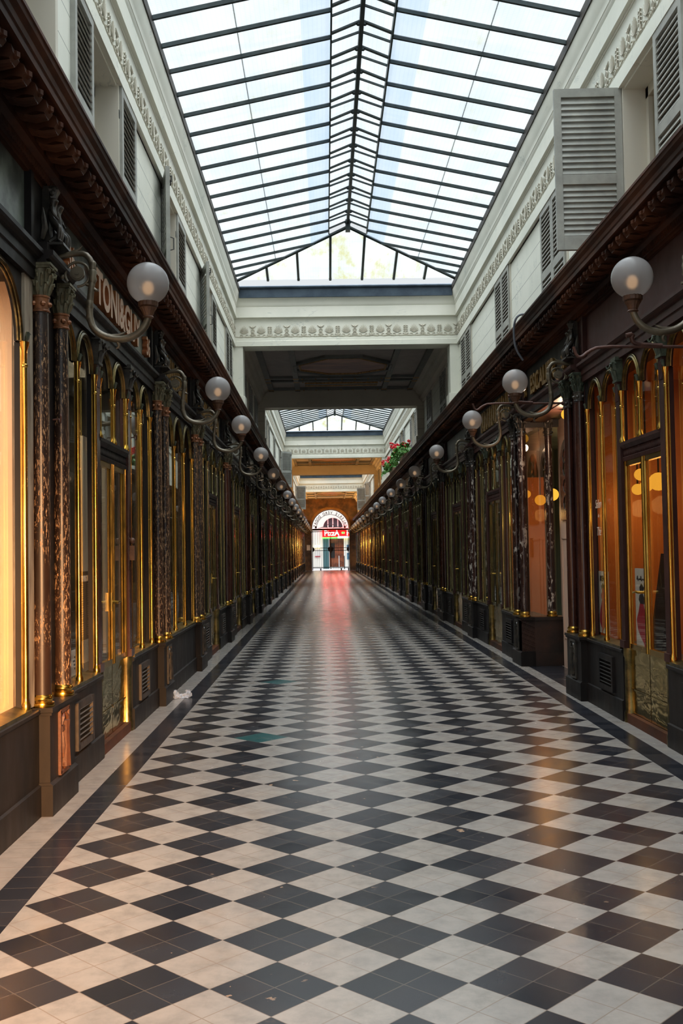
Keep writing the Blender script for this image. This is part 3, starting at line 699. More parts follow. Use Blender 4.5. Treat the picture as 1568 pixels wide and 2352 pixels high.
sg_ = thing('neon_sign', (px(768, 1227)[0], YS-.25, px(768, 1234)[1]), 0, 'red and white neon sign over the doorway across the street', 'sign')
MB().box(-1.0, 1.5, .12, .25, .35, .45).obj('sign_bracket', MT['black'], sg_, smooth=0)
MB().box(-1.2, 1.7, .0, .12, .12, .78).obj('sign_box', glow('red_sign_glow', (1, .0022, .003), 15.0), sg_, smooth=0)
MB().box(-1.2, 1.7, -.02, .12, -.02, .10).obj('green_strip', MT['neon_green'], sg_, smooth=0)
o = inst('neon_letters', text_mesh('PizzA', .62, .04, MT['neon_core'], .92, .012), sg_); o.rotation_euler = (pi/2, 0, 0); o.location = (-.42, -.03, .24)
o = inst('neon_letters', text_mesh('Pa', .62, .04, MT['neon_core'], .92, .012), sg_); o.rotation_euler = (pi/2, 0, 0); o.location = (1.10, -.03, .24)
MB().box(.42, .68, -.04, .0, .38, .54).obj('green_dash', MT['neon_green'], sg_, smooth=0)
MB().box(.10, 1.05, -.05, .0, .0, .17).obj('white_strip', MT['neon_white'], sg_, smooth=0)
for q in (0, 1):
    lx, lz = px(719.5+7.5*q, 1252)
    la = thing('wall_lantern', (lx, YS-.12, lz), 0, 'small lit street lantern, %s of the pair above the menu case' % ('left' if q == 0 else 'right'), 'lantern', 'street lanterns')
    MB().lathe([(.04, -.14), (.11, -.10), (.13, .06), (.05, .14)], n=8).obj('lit_glass', MT['lantern'], la); MB().box(-.02, .02, 0, .14, .12, .17).obj('bracket', MT['black'], la, smooth=0)
mx, mz = px(718, 1276); mw = px(730, 0)[0]-mx
mc = thing('menu_case', (mx+mw/2, YS-.03, mz), 0, 'white menu case with maroon base on the street wall', 'menu board')
MB().box(-mw/2, mw/2, -.05, .03, .06, .72).obj('case', MT['white_card'], mc, smooth=0); MB().box(-mw/2, mw/2, -.06, .03, 0, .08).obj('base_strip', MT['red_print'], mc, smooth=0)
for q, (va, vb) in enumerate(((1249, 1262), (1268, 1283))):
    ax, az = px(791, vb); bx, bz = px(800, va)
    po = thing('wall_poster', ((ax+bx)/2, YS-.02, az), 0, '%s of the two blue posters on the street wall' % ('upper' if q == 0 else 'lower'), 'poster', 'blue posters')
    MB().box(-(bx-ax)/2, (bx-ax)/2, -.01, .02, 0, bz-az).obj('sheet', two('blue_poster_print', (.03, .09, .17), (.10, .25, .36), .6, scale=5), po, smooth=0)
for q, (u, v) in enumerate(((774.5, 1300), (786.5, 1300))):
    bx = px(u, v)[0]; bo = MB().lathe([(.045, 0), (.04, .05), (.035, 1.0), (.04, 1.04), (.02, 1.1)], n=8).obj('street_bollard', plain('grey_bollard_%d' % q, ((.55,)*3 if q == 0 else (.03,)*3), .5), None)
    bo.location = (bx-.1, YS-2.6, -.02); tag(bo, ('slim pale bollard in front of the open doorway across the street', 'slim dark bollard right of the open doorway across the street')[q], 'bollard')
sk = struct(MB().box(-9, 9, YS-.02, YS+.28, -.02, .14).obj('trim_13', MT['white_card'], smooth=0))
pl = MB().box(-.14, .14, -.012, .0, 0, .42).obj('wall_plaque', MT['in_peach'], None, smooth=0); pl.location = ((704-741.5)*YE/2361.39, YE-.003, 1.55); tag(pl, 'small pink notice plate on the dark end wall left of the gate', 'notice')
# ------------------------------------------------------------------ shopfront entablature, baseboards
def at(s, d, y, z=0): return (XC+s*d, y, z)
def rz(s): return 0 if s > 0 else pi
ARCH = [(2.045, 2.97), (2.015, 2.97), (2.015, 3.03), (2.003, 3.035), (2.003, 3.085), (1.985, 3.09), (1.975, 3.105), (1.962, 3.112), (1.962, 3.137), (2.12, 3.15), (2.12, 2.97)]
CORN = [(2.12, 3.59), (2.045, 3.59), (2.045, 3.62), (2.03, 3.625), (2.02, 3.645), (1.99, 3.66), (1.965, 3.665), (1.955, 3.70), (1.945, 3.705), (1.945, 3.765), (1.775, 3.765), (1.775, 3.748), (1.757, 3.748),
        (1.755, 3.785), (1.745, 3.79), (1.738, 3.815), (1.715, 3.835), (1.708, 3.855), (1.70, 3.857), (1.70, 3.875), (1.92, 3.90), (2.12, 3.90)]
for s, Ps in ((-1, LP), (1, RP)):
    f = FX(s)
    mb = MB(); mb.sweep(ARCH, YB, YE, f)
    for y in Ps: mb.sweep([(d-.052 if d < 2.1 else d, max(z, 3.063)) for d, z in ARCH[3:-1]]+[(2.12, 3.063), (1.951, 3.063)], y-.285, y+.285, f)
    struct(mb.obj('trim_14' if s < 0 else 'trim_15', MT['black_wood'] if s < 0 else MT['red_wood'], smooth=25))
    mb = MB(); mb.sweep(CORN, YB, YE, f); y = 2.3; k = 0
    while y < 72:
        mb.poly([(XC+s*d, z) for d, z in ((1.945, 3.672), (1.90, 3.655), (1.845, 3.672), (1.80, 3.665), (1.782, 3.69), (1.79, 3.725), (1.81, 3.735), (1.81, 3.765), (1.945, 3.765))], 'y', y-.05, y+.05)
        mb.ball((XC+s*1.783, y, 3.698), .023, 6)
        if y < 30:
            for q in (-1, 0, 1): mb.tube([(XC+s*(1.935), y+q*.03, 3.668), (XC+s*1.86, y+q*.032, 3.652), (XC+s*1.80, y+q*.026, 3.662)], .011, 4)
        y += .192
    y = 2.3
    while y < 26:
        mb.obox((XC+s*2.012, y, 3.642), (.008, 0, 0), (0, .008, .012), (0, -.012, .022)); y += .036
    struct(mb.obj('trim_16' if s < 0 else 'trim_17', MT['brown_wood'], smooth=28))
    # frieze boards bay by bay
    for i in range(-1, len(Ps)-1):
        y0 = (YB if i < 0 else Ps[i]); y1 = Ps[i+1]
        m = MT['sign_board'] if s < 0 else (MT['sign_red'] if i in (0, 1) else MT['black_wood'])
        if s < 0 and i in (0, 1): m = MT['sign_left0']
        mb = MB(); mb.sweep([(2.075, 3.14), (2.075, 3.60), (2.12, 3.60), (2.12, 3.14)], y0, y1, f)
        struct(mb.obj('trim_18' if s < 0 else 'trim_19', m, smooth=0))
    mb = MB()
    for y in Ps:
        mb.sweep([(2.05, 3.14), (2.05, 3.60), (2.10, 3.60), (2.10, 3.14)], y-.21, y+.21, f)
        mb.sweep([(1.985, 3.137), (1.985, 3.232), (2.06, 3.232), (2.06, 3.137)], y-.13, y+.13, f)
        for q in (-1, 1): mb.sweep([(2.035, 3.14), (2.035, 3.60), (2.10, 3.60), (2.10, 3.14)], y+q*.24-.03, y+q*.24+.03, f)
        mb.sweep([(2.035, .58), (2.035, 3.0), (2.085, 3.0), (2.085, .58)], y-(.285 if not (s > 0 and y == RP[3]) else .13), y+.285, f)
    mb.sweep([(2.12, 2.96), (2.12, 3.9), (2.3, 3.9), (2.3, 2.96)], YB, YE, f)
    struct(mb.obj('trim_20' if s < 0 else 'trim_21', MT['black_wood'] if s < 0 else MT['red_wood'], smooth=0))

BASE = [(2.005, .172), (1.99, .165), (1.99, 0), (2.12, 0), (2.12, .58), (2.0, .585), (1.992, .578), (1.992, .560), (2.005, .548)]
SILL = [(1.998, .585), (1.998, .605), (2.085, .625), (2.085, .58)]

# ------------------------------------------------------------------ meshes shared by every bay (x outward to the wall, y along it)
def colonnette_mesh(z0, z1, m='brass'):
    mb = MB(); mb.lathe([(.025, z0), (.025, z0+.02), (.019, z0+.035), (.0145, z0+.06), (.0145, z1-.14), (.019, z1-.135), (.019, z1-.125), (.0145, z1-.12), (.0155, z1-.05), (.025, z1-.02), (.027, z1)], n=10)
    mb.box(.013, .022, -.008, .008, z0, z1)
    return mb.mesh('colonnette', MT[m], 40)
COLN = colonnette_mesh(.61, 2.70); COLN_D = colonnette_mesh(2.27, 2.70)
COLN_B = colonnette_mesh(.61, 2.585); COLN_G = colonnette_mesh(.61, 2.70, 'brass_green'); COLN_DG = colonnette_mesh(2.27, 2.70, 'brass_green')
def arch_mesh(r):
    mb = MB()
    for rr, ww, xx in ((r+.006, .014, -.012), (r+.027, .008, -.010), (r-.012, .008, -.002)):
        mb.tube([(xx, -rr*cos(pi*q/18), rr*sin(pi*q/18)) for q in range(19)], ww, 6)
    return mb.mesh('arch_moulding', MT['brass_dull'], 50)
AR2, AR3 = arch_mesh(.225), arch_mesh(.335)
def leaf_tuft():
    mb = MB()
    for q in range(5):
        a = -.8+.4*q; mb.tube([(-.004, 0, -.005), (-.012, .012*sin(a)*2, .022), (-.018, .028*sin(a)*1.2, .034+.02*cos(a)), (-.026, .034*sin(a)*1.3, .030+.022*cos(a))], [.004, .0065, .005, .0015], 5)
    return mb.mesh('leaf_boss', MT['verdigris'], 50)
TUFT = leaf_tuft()
def window_meshes(cs, r, hw, zs):
    zt = 2.985; bd = MB()
    for c in cs: bd.spandrel(-.014, .012, c, r+.004, r+.034, zs, zt)
    w0, w1 = cs[0]-r-.034, cs[-1]+r+.034
    if hw-w1 > .002: bd.box(-.014, .012, w1, hw, zs, zt); bd.box(-.014, .012, -hw, w0, zs, zt)
    bd.box(-.012, .02, -hw, -hw+.02, .6, zs); bd.box(-.012, .02, hw-.02, hw, .6, zs)
    pane = MB().box(.022, .028, -hw+.01, hw-.01, .60, 2.97)
    sill = MB(); sill.poly([(d-2.06, z) for d, z in SILL], 'y', -hw, hw)
    return bd, pane, sill
cs2 = (-.262, .262); cs3 = (-.738, 0, .738)
_b2, _p2, _s2 = window_meshes(cs2, .225, .53, 2.70); _b3, _p3, _s3 = window_meshes(cs3, .335, 1.125, 2.585)
def mirrored(me): c = me.copy(); c.materials.clear(); c.materials.append(MT['glass_mirror']); return c
WM = {}
for s in (-1, 1):
    wood = MT['black_wood'] if s < 0 else MT['red_wood']
    WM[2, s] = (_b2.mesh('spandrel_board', wood, 0), _p2.mesh('pane', MT['glass'], 0), _s2.mesh('sill', MT['brass_dull'], 0))
    WM[3, s] = (_b3.mesh('spandrel_board', wood, 0), _p3.mesh('pane', MT['glass'], 0), _s3.mesh('sill', MT['brass_dull'], 0))
NW = [10]; ND = [2]
MIR = {n: mirrored(WM[n, 1][1]) for n in (2, 3)}
def shop_window(s, y, n, k, far=False):
    NW[0] += 1
    r = struct(empty('window_%d' % NW[0], at(s, 2.06, y), rz(s))); r.scale = (1, k, 1)
    b, p, si = WM[n, s]
    inst('spandrel_board', b, r); inst('pane', MIR[n] if far else p, r); inst('sill', si, r)
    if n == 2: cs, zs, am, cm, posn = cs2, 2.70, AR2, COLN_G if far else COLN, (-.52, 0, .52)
    else: cs, zs, am, cm, posn = cs3, 2.585, AR3, COLN_B, (-1.11, -.369, .369, 1.11)
    for c in cs: inst('arch_moulding', am, r, (-.012, c, zs))
    for c in posn: inst('colonnette', cm, r, (-.034, c, 0)); inst('leaf_boss', TUFT, r, (-.036, c, zs))
    return r
# door of two glazed leaves under a pair of arched lights
def door_meshes(wood):
    D = {}
    bd = MB()
    for c in cs2: bd.spandrel(-.014, .012, c, .229, .262, 2.70, 2.985)
    D['spandrel_board'] = bd.mesh('spandrel_board', wood, 0)
    tb = MB(); tb.poly([(.03, 2.12), (-.03, 2.12), (-.035, 2.15), (-.015, 2.16), (-.015, 2.215), (-.03, 2.22), (-.05, 2.25), (-.05, 2.275), (.03, 2.275)], 'y', -.545, .545)
    for q in range(34): tb.obox((-.019, -.53+q*.032, 2.187), (.006, 0, 0), (0, .007, .012), (0, -.012, .018))
    D['transom_bar'] = tb.mesh('transom_bar', wood, 25)
    pm = MB(); pm.box(-.035, .03, -.055, .055, .60, 2.80); pm.box(-.05, .03, -.065, .065, .60, .66)
    for q in range(4): pm.tube([(-.036, -.036+q*.024, 2.62), (-.036, -.036+q*.024, 2.79)], .008, 5)
    D['door_pilaster'] = pm.mesh('door_pilaster', MT['red_wood'] if wood is MT['red_wood'] else MT['shaft'], 25)
    pc = MB(); pc.box(-.055, .03, -.066, .066, 2.78, 2.80); pc.box(-.065, .03, -.075, .075, 2.955, 2.985)
    pc.poly([(-.04, 2.80), (-.06, 2.955), (.03, 2.955), (.03, 2.80)], 'y', -.055, .055)
    for sg in (-1, 1):
        pc.tube([(-.06-.006*q, sg*(.050+.022*cos(q*.9)), 2.925+.022*sin(q*.9)) for q in range(8)], .008, 5)
        pc.tube([(-.045, sg*.02, 2.80), (-.062, sg*.03, 2.87), (-.085, sg*.036, 2.885), (-.082, sg*.037, 2.86)], [.016, .018, .012, .004], 5)
    D['pilaster_capital'] = pc.mesh('pilaster_capital', MT['bronze_dark'] if wood is MT['black_wood'] else MT['verdigris'], 40)
    fp = MB(); fp.box(.022, .028, -.53, .53, 2.27, 2.97); D['upper_pane'] = fp.mesh('upper_pane', MT['glass'], 0)
    lp = MB(); lp.box(-.003, .003, .05, .50, .64, 2.10); D['leaf_pane'] = lp.mesh('leaf_pane', MT['glass'], 0)
    fm = MB()
    for b in (.030, .505): fm.tube([(-.012, b, .60), (-.012, b, 2.12)], .017, 8); fm.box(-.002, .012, b-.016, b+.016, .60, 2.12)
    for z in (.62, 2.10): fm.box(-.022, .014, .02, .52, z-.022, z+.022)
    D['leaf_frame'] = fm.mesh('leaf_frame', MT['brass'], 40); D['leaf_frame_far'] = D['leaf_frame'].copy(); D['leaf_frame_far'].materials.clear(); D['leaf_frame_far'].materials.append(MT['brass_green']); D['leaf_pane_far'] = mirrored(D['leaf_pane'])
    kp = MB(); kp.box(-.008, .008, .008, .53, .28, .60); kp.box(-.014, .008, .008, .53, .268, .282); kp.box(-.008, .008, .008, .53, .08, .268)
    D['kick_plate'] = kp.mesh('kick_plate', MT['kick'], 0)
    hd = MB(); hd.tube([(-.02, .04, 1.07), (-.075, .045, 1.07), (-.085, .06, 1.075), (-.082, .15, 1.065)], [.011, .010, .010, .008], 8); hd.box(-.024, -.012, .02, .055, 1.0, 1.14); D['door_handle'] = hd.mesh('door_handle', MT['brass'], 40)
    th = MB(); th.box(-.05, .05, -.56, .56, .0, .075); D['threshold'] = th.mesh('threshold', MT['brown_wood'], 0)
    jp = MB(); jp.lathe([(.055, 0), (.055, .07), (.045, .10), (.042, .52), (.05, .54), (.05, .60)], n=12); D['brass_post'] = jp.mesh('brass_post', MT['brass_dull'], 40)
    return D
DM = {-1: door_meshes(MT['black_wood']), 1: door_meshes(MT['red_wood'])}
def shop_door(s, y, k, far=False):
    ND[0] += 1; D = DM[s]
    r = struct(empty('door_%d' % ND[0], at(s, 2.06, y), rz(s))); r.scale = (1, k, 1)
    for nm in ('spandrel_board', 'transom_bar', 'upper_pane', 'threshold'): inst(nm, D[nm], r)
    for c in cs2: inst('arch_moulding', AR2, r, (-.012, c, 2.70))
    for c in (-.52, 0, .52): inst('colonnette', COLN_DG if far else COLN_D, r, (-.034, c, 0)); inst('leaf_boss', TUFT, r, (-.036, c, 2.70))
    for c in (-.60, .60):
        inst('door_pilaster', D['door_pilaster'], r, (-.01, c, 0)); inst('pilaster_capital', D['pilaster_capital'], r, (-.01, c, 0)); inst('brass_post', D['brass_post'], r, (-.01, c*.945, 0))
    for sg in (-1, 1):
        lf = empty('door_leaf', (0, 0, 0)); lf.parent = r; lf.scale = (1, sg, 1)
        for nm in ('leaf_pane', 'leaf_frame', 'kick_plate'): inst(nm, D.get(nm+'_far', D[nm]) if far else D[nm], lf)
        if sg > 0: inst('door_handle', D['door_handle'], lf)
    return r

# pedestal under each pair of columns
pd = MB(); pd.box(0, .16, -.275, .275, .0, .56); pd.box(-.018, .16, -.292, .292, 0, .165); pd.poly([(-.018, .165), (0, .18), (.16, .18), (.16, .165)], 'y', -.285, .285)
pd.box(-.012, .16, -.287, .287, .548, .562); pd.box(-.02, .16, -.295, .295, .565, .59)
PED = pd.mesh('pedestal_body', MT['black_wood'], 0)
def plaque(m):
    q = MB(); q.box(-.004, .0, -.10, .10, .19, .545)
    for b in (-.095, .095): q.box(-.016, .0, b-.011, b+.011, .19, .545)
    for z in (.195, .54): q.box(-.016, 0, -.10, .10, z-.011, z+.011)
    q.box(-.018, -.004, -.08, .08, .425, .455); q.tube([(-.012, 0, .22), (-.016, 0, .43), (-.016, 0, .48)], [.034, .020, .026], 6)
    for sg in (-1, 1):
        q.tube([(-.010, sg*.035, .27), (-.014, sg*.05, .34), (-.010, sg*.045, .42)], [.006, .014, .006], 5); q.tube([(-.010, sg*.06, .46), (-.014, sg*.045, .50), (-.01, sg*.02, .52)], [.006, .012, .006], 5)
    q.ball((-.012, 0, .23), .034, 8, (.5, 1, 1)); q.box(-.016, -.004, -.035, .035, .30, .315)
    return q.mesh('carved_plaque', m, 40)
PLQ, PLQ_R = plaque(MT['bronze_dark']), plaque(MT['terracotta'])
# column
cb = MB(); cb.lathe([(.060, 0), (.063, .012), (.060, .024), (.050, .028), (.050, .036), (.055, .042), (.055, .052), (.049, .060), (.047, .068)], n=20)
CB = cb.mesh('column_base', MT['brass'], 40)
def shaft(m): q = MB(); q.lathe([(.0455, .066), (.0455, .30), (.045, .9), (.0425, 1.7), (.040, 2.20), (.044, 2.203), (.044, 2.215)], n=20); return q.mesh('shaft', m, 40)
SH = {k: shaft(MT[k]) for k in ('shaft_left', 'shaft', 'shaft_peel')}
nb = MB(); nb.lathe([(.0455, 2.212), (.0455, 2.285), (.050, 2.288), (.050, 2.298), (.042, 2.30)], n=20); nb.lathe([(.049, 2.206), (.050, 2.214), (.045, 2.22)], n=20)
for q in range(6): a = q*pi/3; nb.ball((.046*cos(a), .046*sin(a), 2.25), .016, 8)
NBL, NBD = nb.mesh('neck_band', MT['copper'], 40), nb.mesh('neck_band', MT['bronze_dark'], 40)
cp = MB(); cp.lathe([(.041, 2.298), (.043, 2.36), (.050, 2.42), (.060, 2.452)], n=16, lobes=8, amp=.04)
for q in range(8):
    a = q*pi/4
    for (zb, zt, rr, wd) in ((2.30, 2.365, .045, .017), (2.35, 2.415, .050, .014)):
        aa = a+(pi/8 if zb > 2.32 else 0); P = lambda r, z: (r*cos(aa), r*sin(aa), z)
        cp.tube([P(rr-.004, zb), P(rr+.006, zb+.03), P(rr+.014, zt-.005), P(rr+.028, zt), P(rr+.030, zt-.014)], [wd*.45, wd*.72, wd*.62, wd*.42, .002], 6)
for q in range(4):
    a = q*pi/2+pi/4; P = lambda r, z: (r*cos(a), r*sin(a), z)
    cp.tube([P(.052, 2.37), P(.062, 2.42), P(.078, 2.447), P(.088, 2.435), P(.084, 2.418), P(.076, 2.424), P(.079, 2.433)], [.006, .009, .010, .010, .009, .008, .006], 6)
    a = q*pi/2; cp.ball((.062*cos(a), .062*sin(a), 2.452), .012, 6)
    a = q*pi/2; cp.tube([P(.054, 2.40), P(.064, 2.43), P(.070, 2.42)], [.006, .008, .006], 5)
cp.box(-.066, .066, -.066, .066, 2.448, 2.460); cp.box(-.072, .072, -.072, .072, 2.460, 2.474)
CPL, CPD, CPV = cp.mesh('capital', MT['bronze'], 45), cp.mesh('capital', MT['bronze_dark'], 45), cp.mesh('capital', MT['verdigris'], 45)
def column(s, d, y, label, sh, nbm, cpm, grp):
    t = thing('column', at(s, d, y, .59), rz(s), label, 'column', grp)
    t.scale = (1.08, 1.08, 1); inst('column_base', CB, t); inst('shaft', SH[sh], t); inst('neck_band', nbm, t); inst('capital', cpm, t)
    return t
# lamp
lm = MB(); path = [(1.984, 3.185), (1.93, 3.200), (1.87, 3.212), (1.81, 3.212), (1.775, 3.17), (1.765, 3.12), (1.767, 3.05), (1.78, 2.95), (1.787, 2.88), (1.783, 2.82), (1.765, 2.765), (1.725, 2.728), (1.67, 2.705), (1.61, 2.697), (1.55, 2.705), (1.50, 2.73), (1.465, 2.765), (1.447, 2.80), (1.440, 2.83)]
def smooth_path(pts, it=2):
    for _ in range(it):
        o = [pts[0]]
        for a, b in zip(pts, pts[1:]): o += [tuple(.75*p+.25*q for p, q in zip(a, b)), tuple(.25*p+.75*q for p, q in zip(a, b))]
        pts = o+[pts[-1]]
    return pts
sp_ = smooth_path(path, 1); lm.tube([(d-1.97, 0, z-3.2) for d, z in sp_], [.016+.006*min(1, t/len(sp_)*1.6) for t in range(len(sp_))], 9)
for d, z, r_, h_ in ((1.765, 3.135, .022, .03), (1.766, 3.075, .026, .05), (1.785, 2.905, .024, .035), (1.787, 2.855, .022, .05)):
    lm.lathe([(.014, -h_), (r_, -h_*.5), (r_*.8, 0), (r_, h_*.5), (.014, h_)], (d-1.97, 0, z-3.2), 10)
for pts, rr in (([(1.70, 2.72), (1.645, 2.715), (1.60, 2.725), (1.565, 2.745)], [.016, .013, .009, .002]), ([(1.64, 2.70), (1.615, 2.675), (1.612, 2.652), (1.63, 2.642)], [.012, .010, .009, .006]), ([(1.94, 3.200), (1.875, 3.222), (1.845, 3.235), (1.825, 3.258)], [.014, .012, .009, .003]), ([(1.77, 3.03), (1.80, 3.02), (1.805, 3.04)], [.012, .009, .004]), ([(1.76, 3.0), (1.738, 2.985), (1.735, 3.0)], [.010, .008, .004])):
    lm.tube([(d-1.97, 0, z-3.2) for d, z in smooth_path(pts, 1)], [rr[min(len(rr)-1, int(q*len(rr)/len(smooth_path(pts, 1))))] for q in range(len(smooth_path(pts, 1)))], 7)
LARM = lm.mesh('lamp_arm', MT['lamp_metal'], 60)
sc_ = MB(); cxs, czs = 1.855-1.97, 3.088-3.2
sc_.tube([(cxs+.073*cos(a), 0, czs+.073*sin(a)) for a in [radians(18*q-35) for q in range(18)]], .0085, 8); sc_.ball((cxs+.088, 0, czs-.012), .017, 8); sc_.tube([(cxs+.09, 0, czs-.012), (cxs+.125, 0, czs-.01)], .009, 6)
LSC = sc_.mesh('scroll_ring', MT['lamp_metal'], 60)
ro = MB()
for r_, h_ in ((.042, .012), (.034, .017), (.012, .022)):
    n = 18; vs = [(cxs+r_*cos(2*pi*k/n)*1, sg*h_, czs+.004+r_*sin(2*pi*k/n)) for sg in (-1, 1) for k in range(n)]
    ro.add(vs, [tuple(range(n)), tuple(range(n, 2*n))]+[(k, (k+1) % n, n+(k+1) % n, n+k) for k in range(n)])
for k in range(7):
    a = 2*pi*k/7; ro.ball((cxs+.024*cos(a), 0, czs+.004+.024*sin(a)), .011, 6, (1, 1.9, 1))
ro.tube([(cxs, 0, czs+.045), (cxs+.015, 0, czs+.068)], .006, 5)
LRO = ro.mesh('rosette', MT['lamp_metal'], 40)
cu = MB(); gx = 1.44-1.97
cu.lathe([(.020, -.382), (.033, -.374), (.026, -.366), (.036, -.340), (.050, -.318), (.045, -.314), (.056, -.308), (.058, -.285), (.055, -.282), (.05, -.28)], (gx, 0, 0), 60, lobes=15, amp=.03)
LCU = cu.mesh('lamp_cup', MT['cup'], 40)
gl_ = MB(); R_G = .1235; gl_.lathe([(R_G*sin(t), -R_G*cos(t)) for t in [radians(24+156*q/20) for q in range(21)]], (gx, 0, -.172), 32, cap=False)
LGL = gl_.mesh('frosted_globe', MT['globe'], 180)
bu = MB(); bu.ball((gx, 0, -.195), .028, 12, (1, 1, 1.25)); LBU = bu.mesh('bulb', MT['bulb'], 60)
def globe_lamp(s, y, label):
    t = thing('globe_lamp', at(s, 1.97, y, 3.2), rz(s), label, 'wall lamp', 'globe lamps along the shopfronts')
    for nm, m in (('lamp_arm', LARM), ('scroll_ring', LSC), ('rosette', LRO), ('lamp_cup', LCU)): inst(nm, m, t)
    g = inst('frosted_globe', LGL, t); inst('bulb', LBU, g)
    return t
# cherub group
def skin(vs, es, rs, name, m, lev=2):
    me = bpy.data.meshes.new(name); me.from_pydata(vs, es, []); o = bpy.data.objects.new(name, me); COL.objects.link(o)
    o.modifiers.new('s', 'SKIN'); sd = me.skin_vertices[0].data
    for q, r_ in enumerate(rs): sd[q].radius = (r_, r_)
    sd[0].use_root = True
    o.modifiers.new('u', 'SUBSURF').levels = lev
    dg = bpy.context.evaluated_depsgraph_get(); nm = bpy.data.meshes.new_from_object(o.evaluated_get(dg), depsgraph=dg)
    bpy.data.objects.remove(o); nm.name = name; nm.materials.clear(); nm.materials.append(m)
    nm.polygons.foreach_set('use_smooth', [True]*len(nm.polygons)); return nm
V = [(-.050, .075, .15), (-.052, .070, .20), (-.058, .066, .245), (-.062, .066, .275), (-.068, .068, .315), (-.074, .068, .335),
     (-.085, .105, .150), (-.120, .120, .125), (-.118, .118, .070), (-.112, .116, .030), (-.135, .122, .018),
     (-.080, .055, .135), (-.118, .052, .105), (-.112, .058, .055), (-.104, .060, .020), (-.128, .056, .012),
     (-.062, .105, .255), (-.078, .120, .215), (-.098, .100, .185), (-.108, .090, .178),
     (-.058, .030, .262), (-.062, .008, .300), (-.058, -.002, .345), (-.056, -.002, .362)]
E_ = [(0, 1), (1, 2), (2, 3), (3, 4), (4, 5), (0, 6), (6, 7), (7, 8), (8, 9), (9, 10), (0, 11), (11, 12), (12, 13), (13, 14), (14, 15), (2, 16), (16, 17), (17, 18), (18, 19), (2, 20), (20, 21), (21, 22), (22, 23)]
Rr = [.038, .033, .034, .015, .040, .034, .026, .021, .018, .012, .010, .026, .021, .018, .012, .010, .015, .012, .010, .009, .015, .012, .009, .009]
CHER = skin(V, E_, Rr, 'cherub', MT['bronze_dark'], 1)
bk = MB(); bk.poly([(-.0, 0), (-.085, 0), (-.085, .025), (-.045, .06), (-.03, .10), (-.03, .43), (.06, .43), (.06, 0)], 'y', -.045, .045)
bk.lathe([(.02, .20), (.026, .26), (.020, .34), (.036, .385), (.05, .41), (.03, .44)], (-.045, 0, 0), 10, lobes=5, amp=.1)
for q in range(7):
    a = q*.9; bk.ball((-.05-.012*cos(a), .04*sin(a), .40+.025*cos(a*1.3)), .02, 6)
for sg in (-1, 1):
    bk.tube([(-.01, sg*.15, .03), (-.03, sg*.16, .10), (-.02, sg*.15, .18), (-.02, sg*.165, .24)], [.014, .024, .018, .005], 6)
    bk.tube([(-.03, sg*.05, .04), (-.075, sg*.03, .08), (-.06, sg*.02, .13)], [.012, .02, .005], 6)
bk.box(-.15, 0, -.14, .14, -.005, .012)
CHBK = bk.mesh('acanthus_console', MT['bronze_dark'], 50)
def cherubs(s, y, label):
    t = thing('cherub_sculpture', at(s, 2.035, y, 3.235), rz(s), label, 'sculpture', 'cherub groups above the columns'); t.scale = (.86, .9, .86)
    inst('acanthus_console', CHBK, t); inst('cherub', CHER, t); inst('cherub', CHER, t, scale=(1, -1, 1)); return t
# louvred vent
vt = MB()
for b in (-.20, .20): vt.box(-.022, 0, b-.022, b+.022, .195, .495)
for z in (.215, .475): vt.box(-.022, 0, -.20, .20, z-.022, z+.022)
VFR = vt.mesh('vent_frame', two('vent_brown', (.018, .013, .010), (.042, .031, .024), .42, scale=9), 0)
VFB = VFR.copy(); VFB.materials.clear(); VFB.materials.append(MT['black_wood'])
vt = MB()
for q in range(7): z = .248+q*.0325; vt.obox((-.008, 0, z), (.012, 0, -.010), (0, .18, 0), (.003, 0, .0035))
VSL = vt.mesh('vent_slats', two('vent_slat_grey', (.035, .03, .025), (.06, .05, .042), .5, scale=9), 0)
VSB = VSL.copy(); VSB.materials.clear(); VSB.materials.append(MT['black_wood'])
VBK = MB().box(-.001, .0, -.19, .19, .21, .48).mesh('vent_dark_sheet', MT['black'], 0)  # black sheet paints the shade behind the slats
def vent(s, y, label):
    t = thing('louvred_vent', at(s, 2.005, y, 0), rz(s), label, 'vent', 'louvred vents low on the shopfronts')
    inst('vent_frame', VFR if s < 0 else VFB, t); inst('vent_slats', VSL if s < 0 else VSB, t); inst('vent_dark_sheet', VBK, t); return t

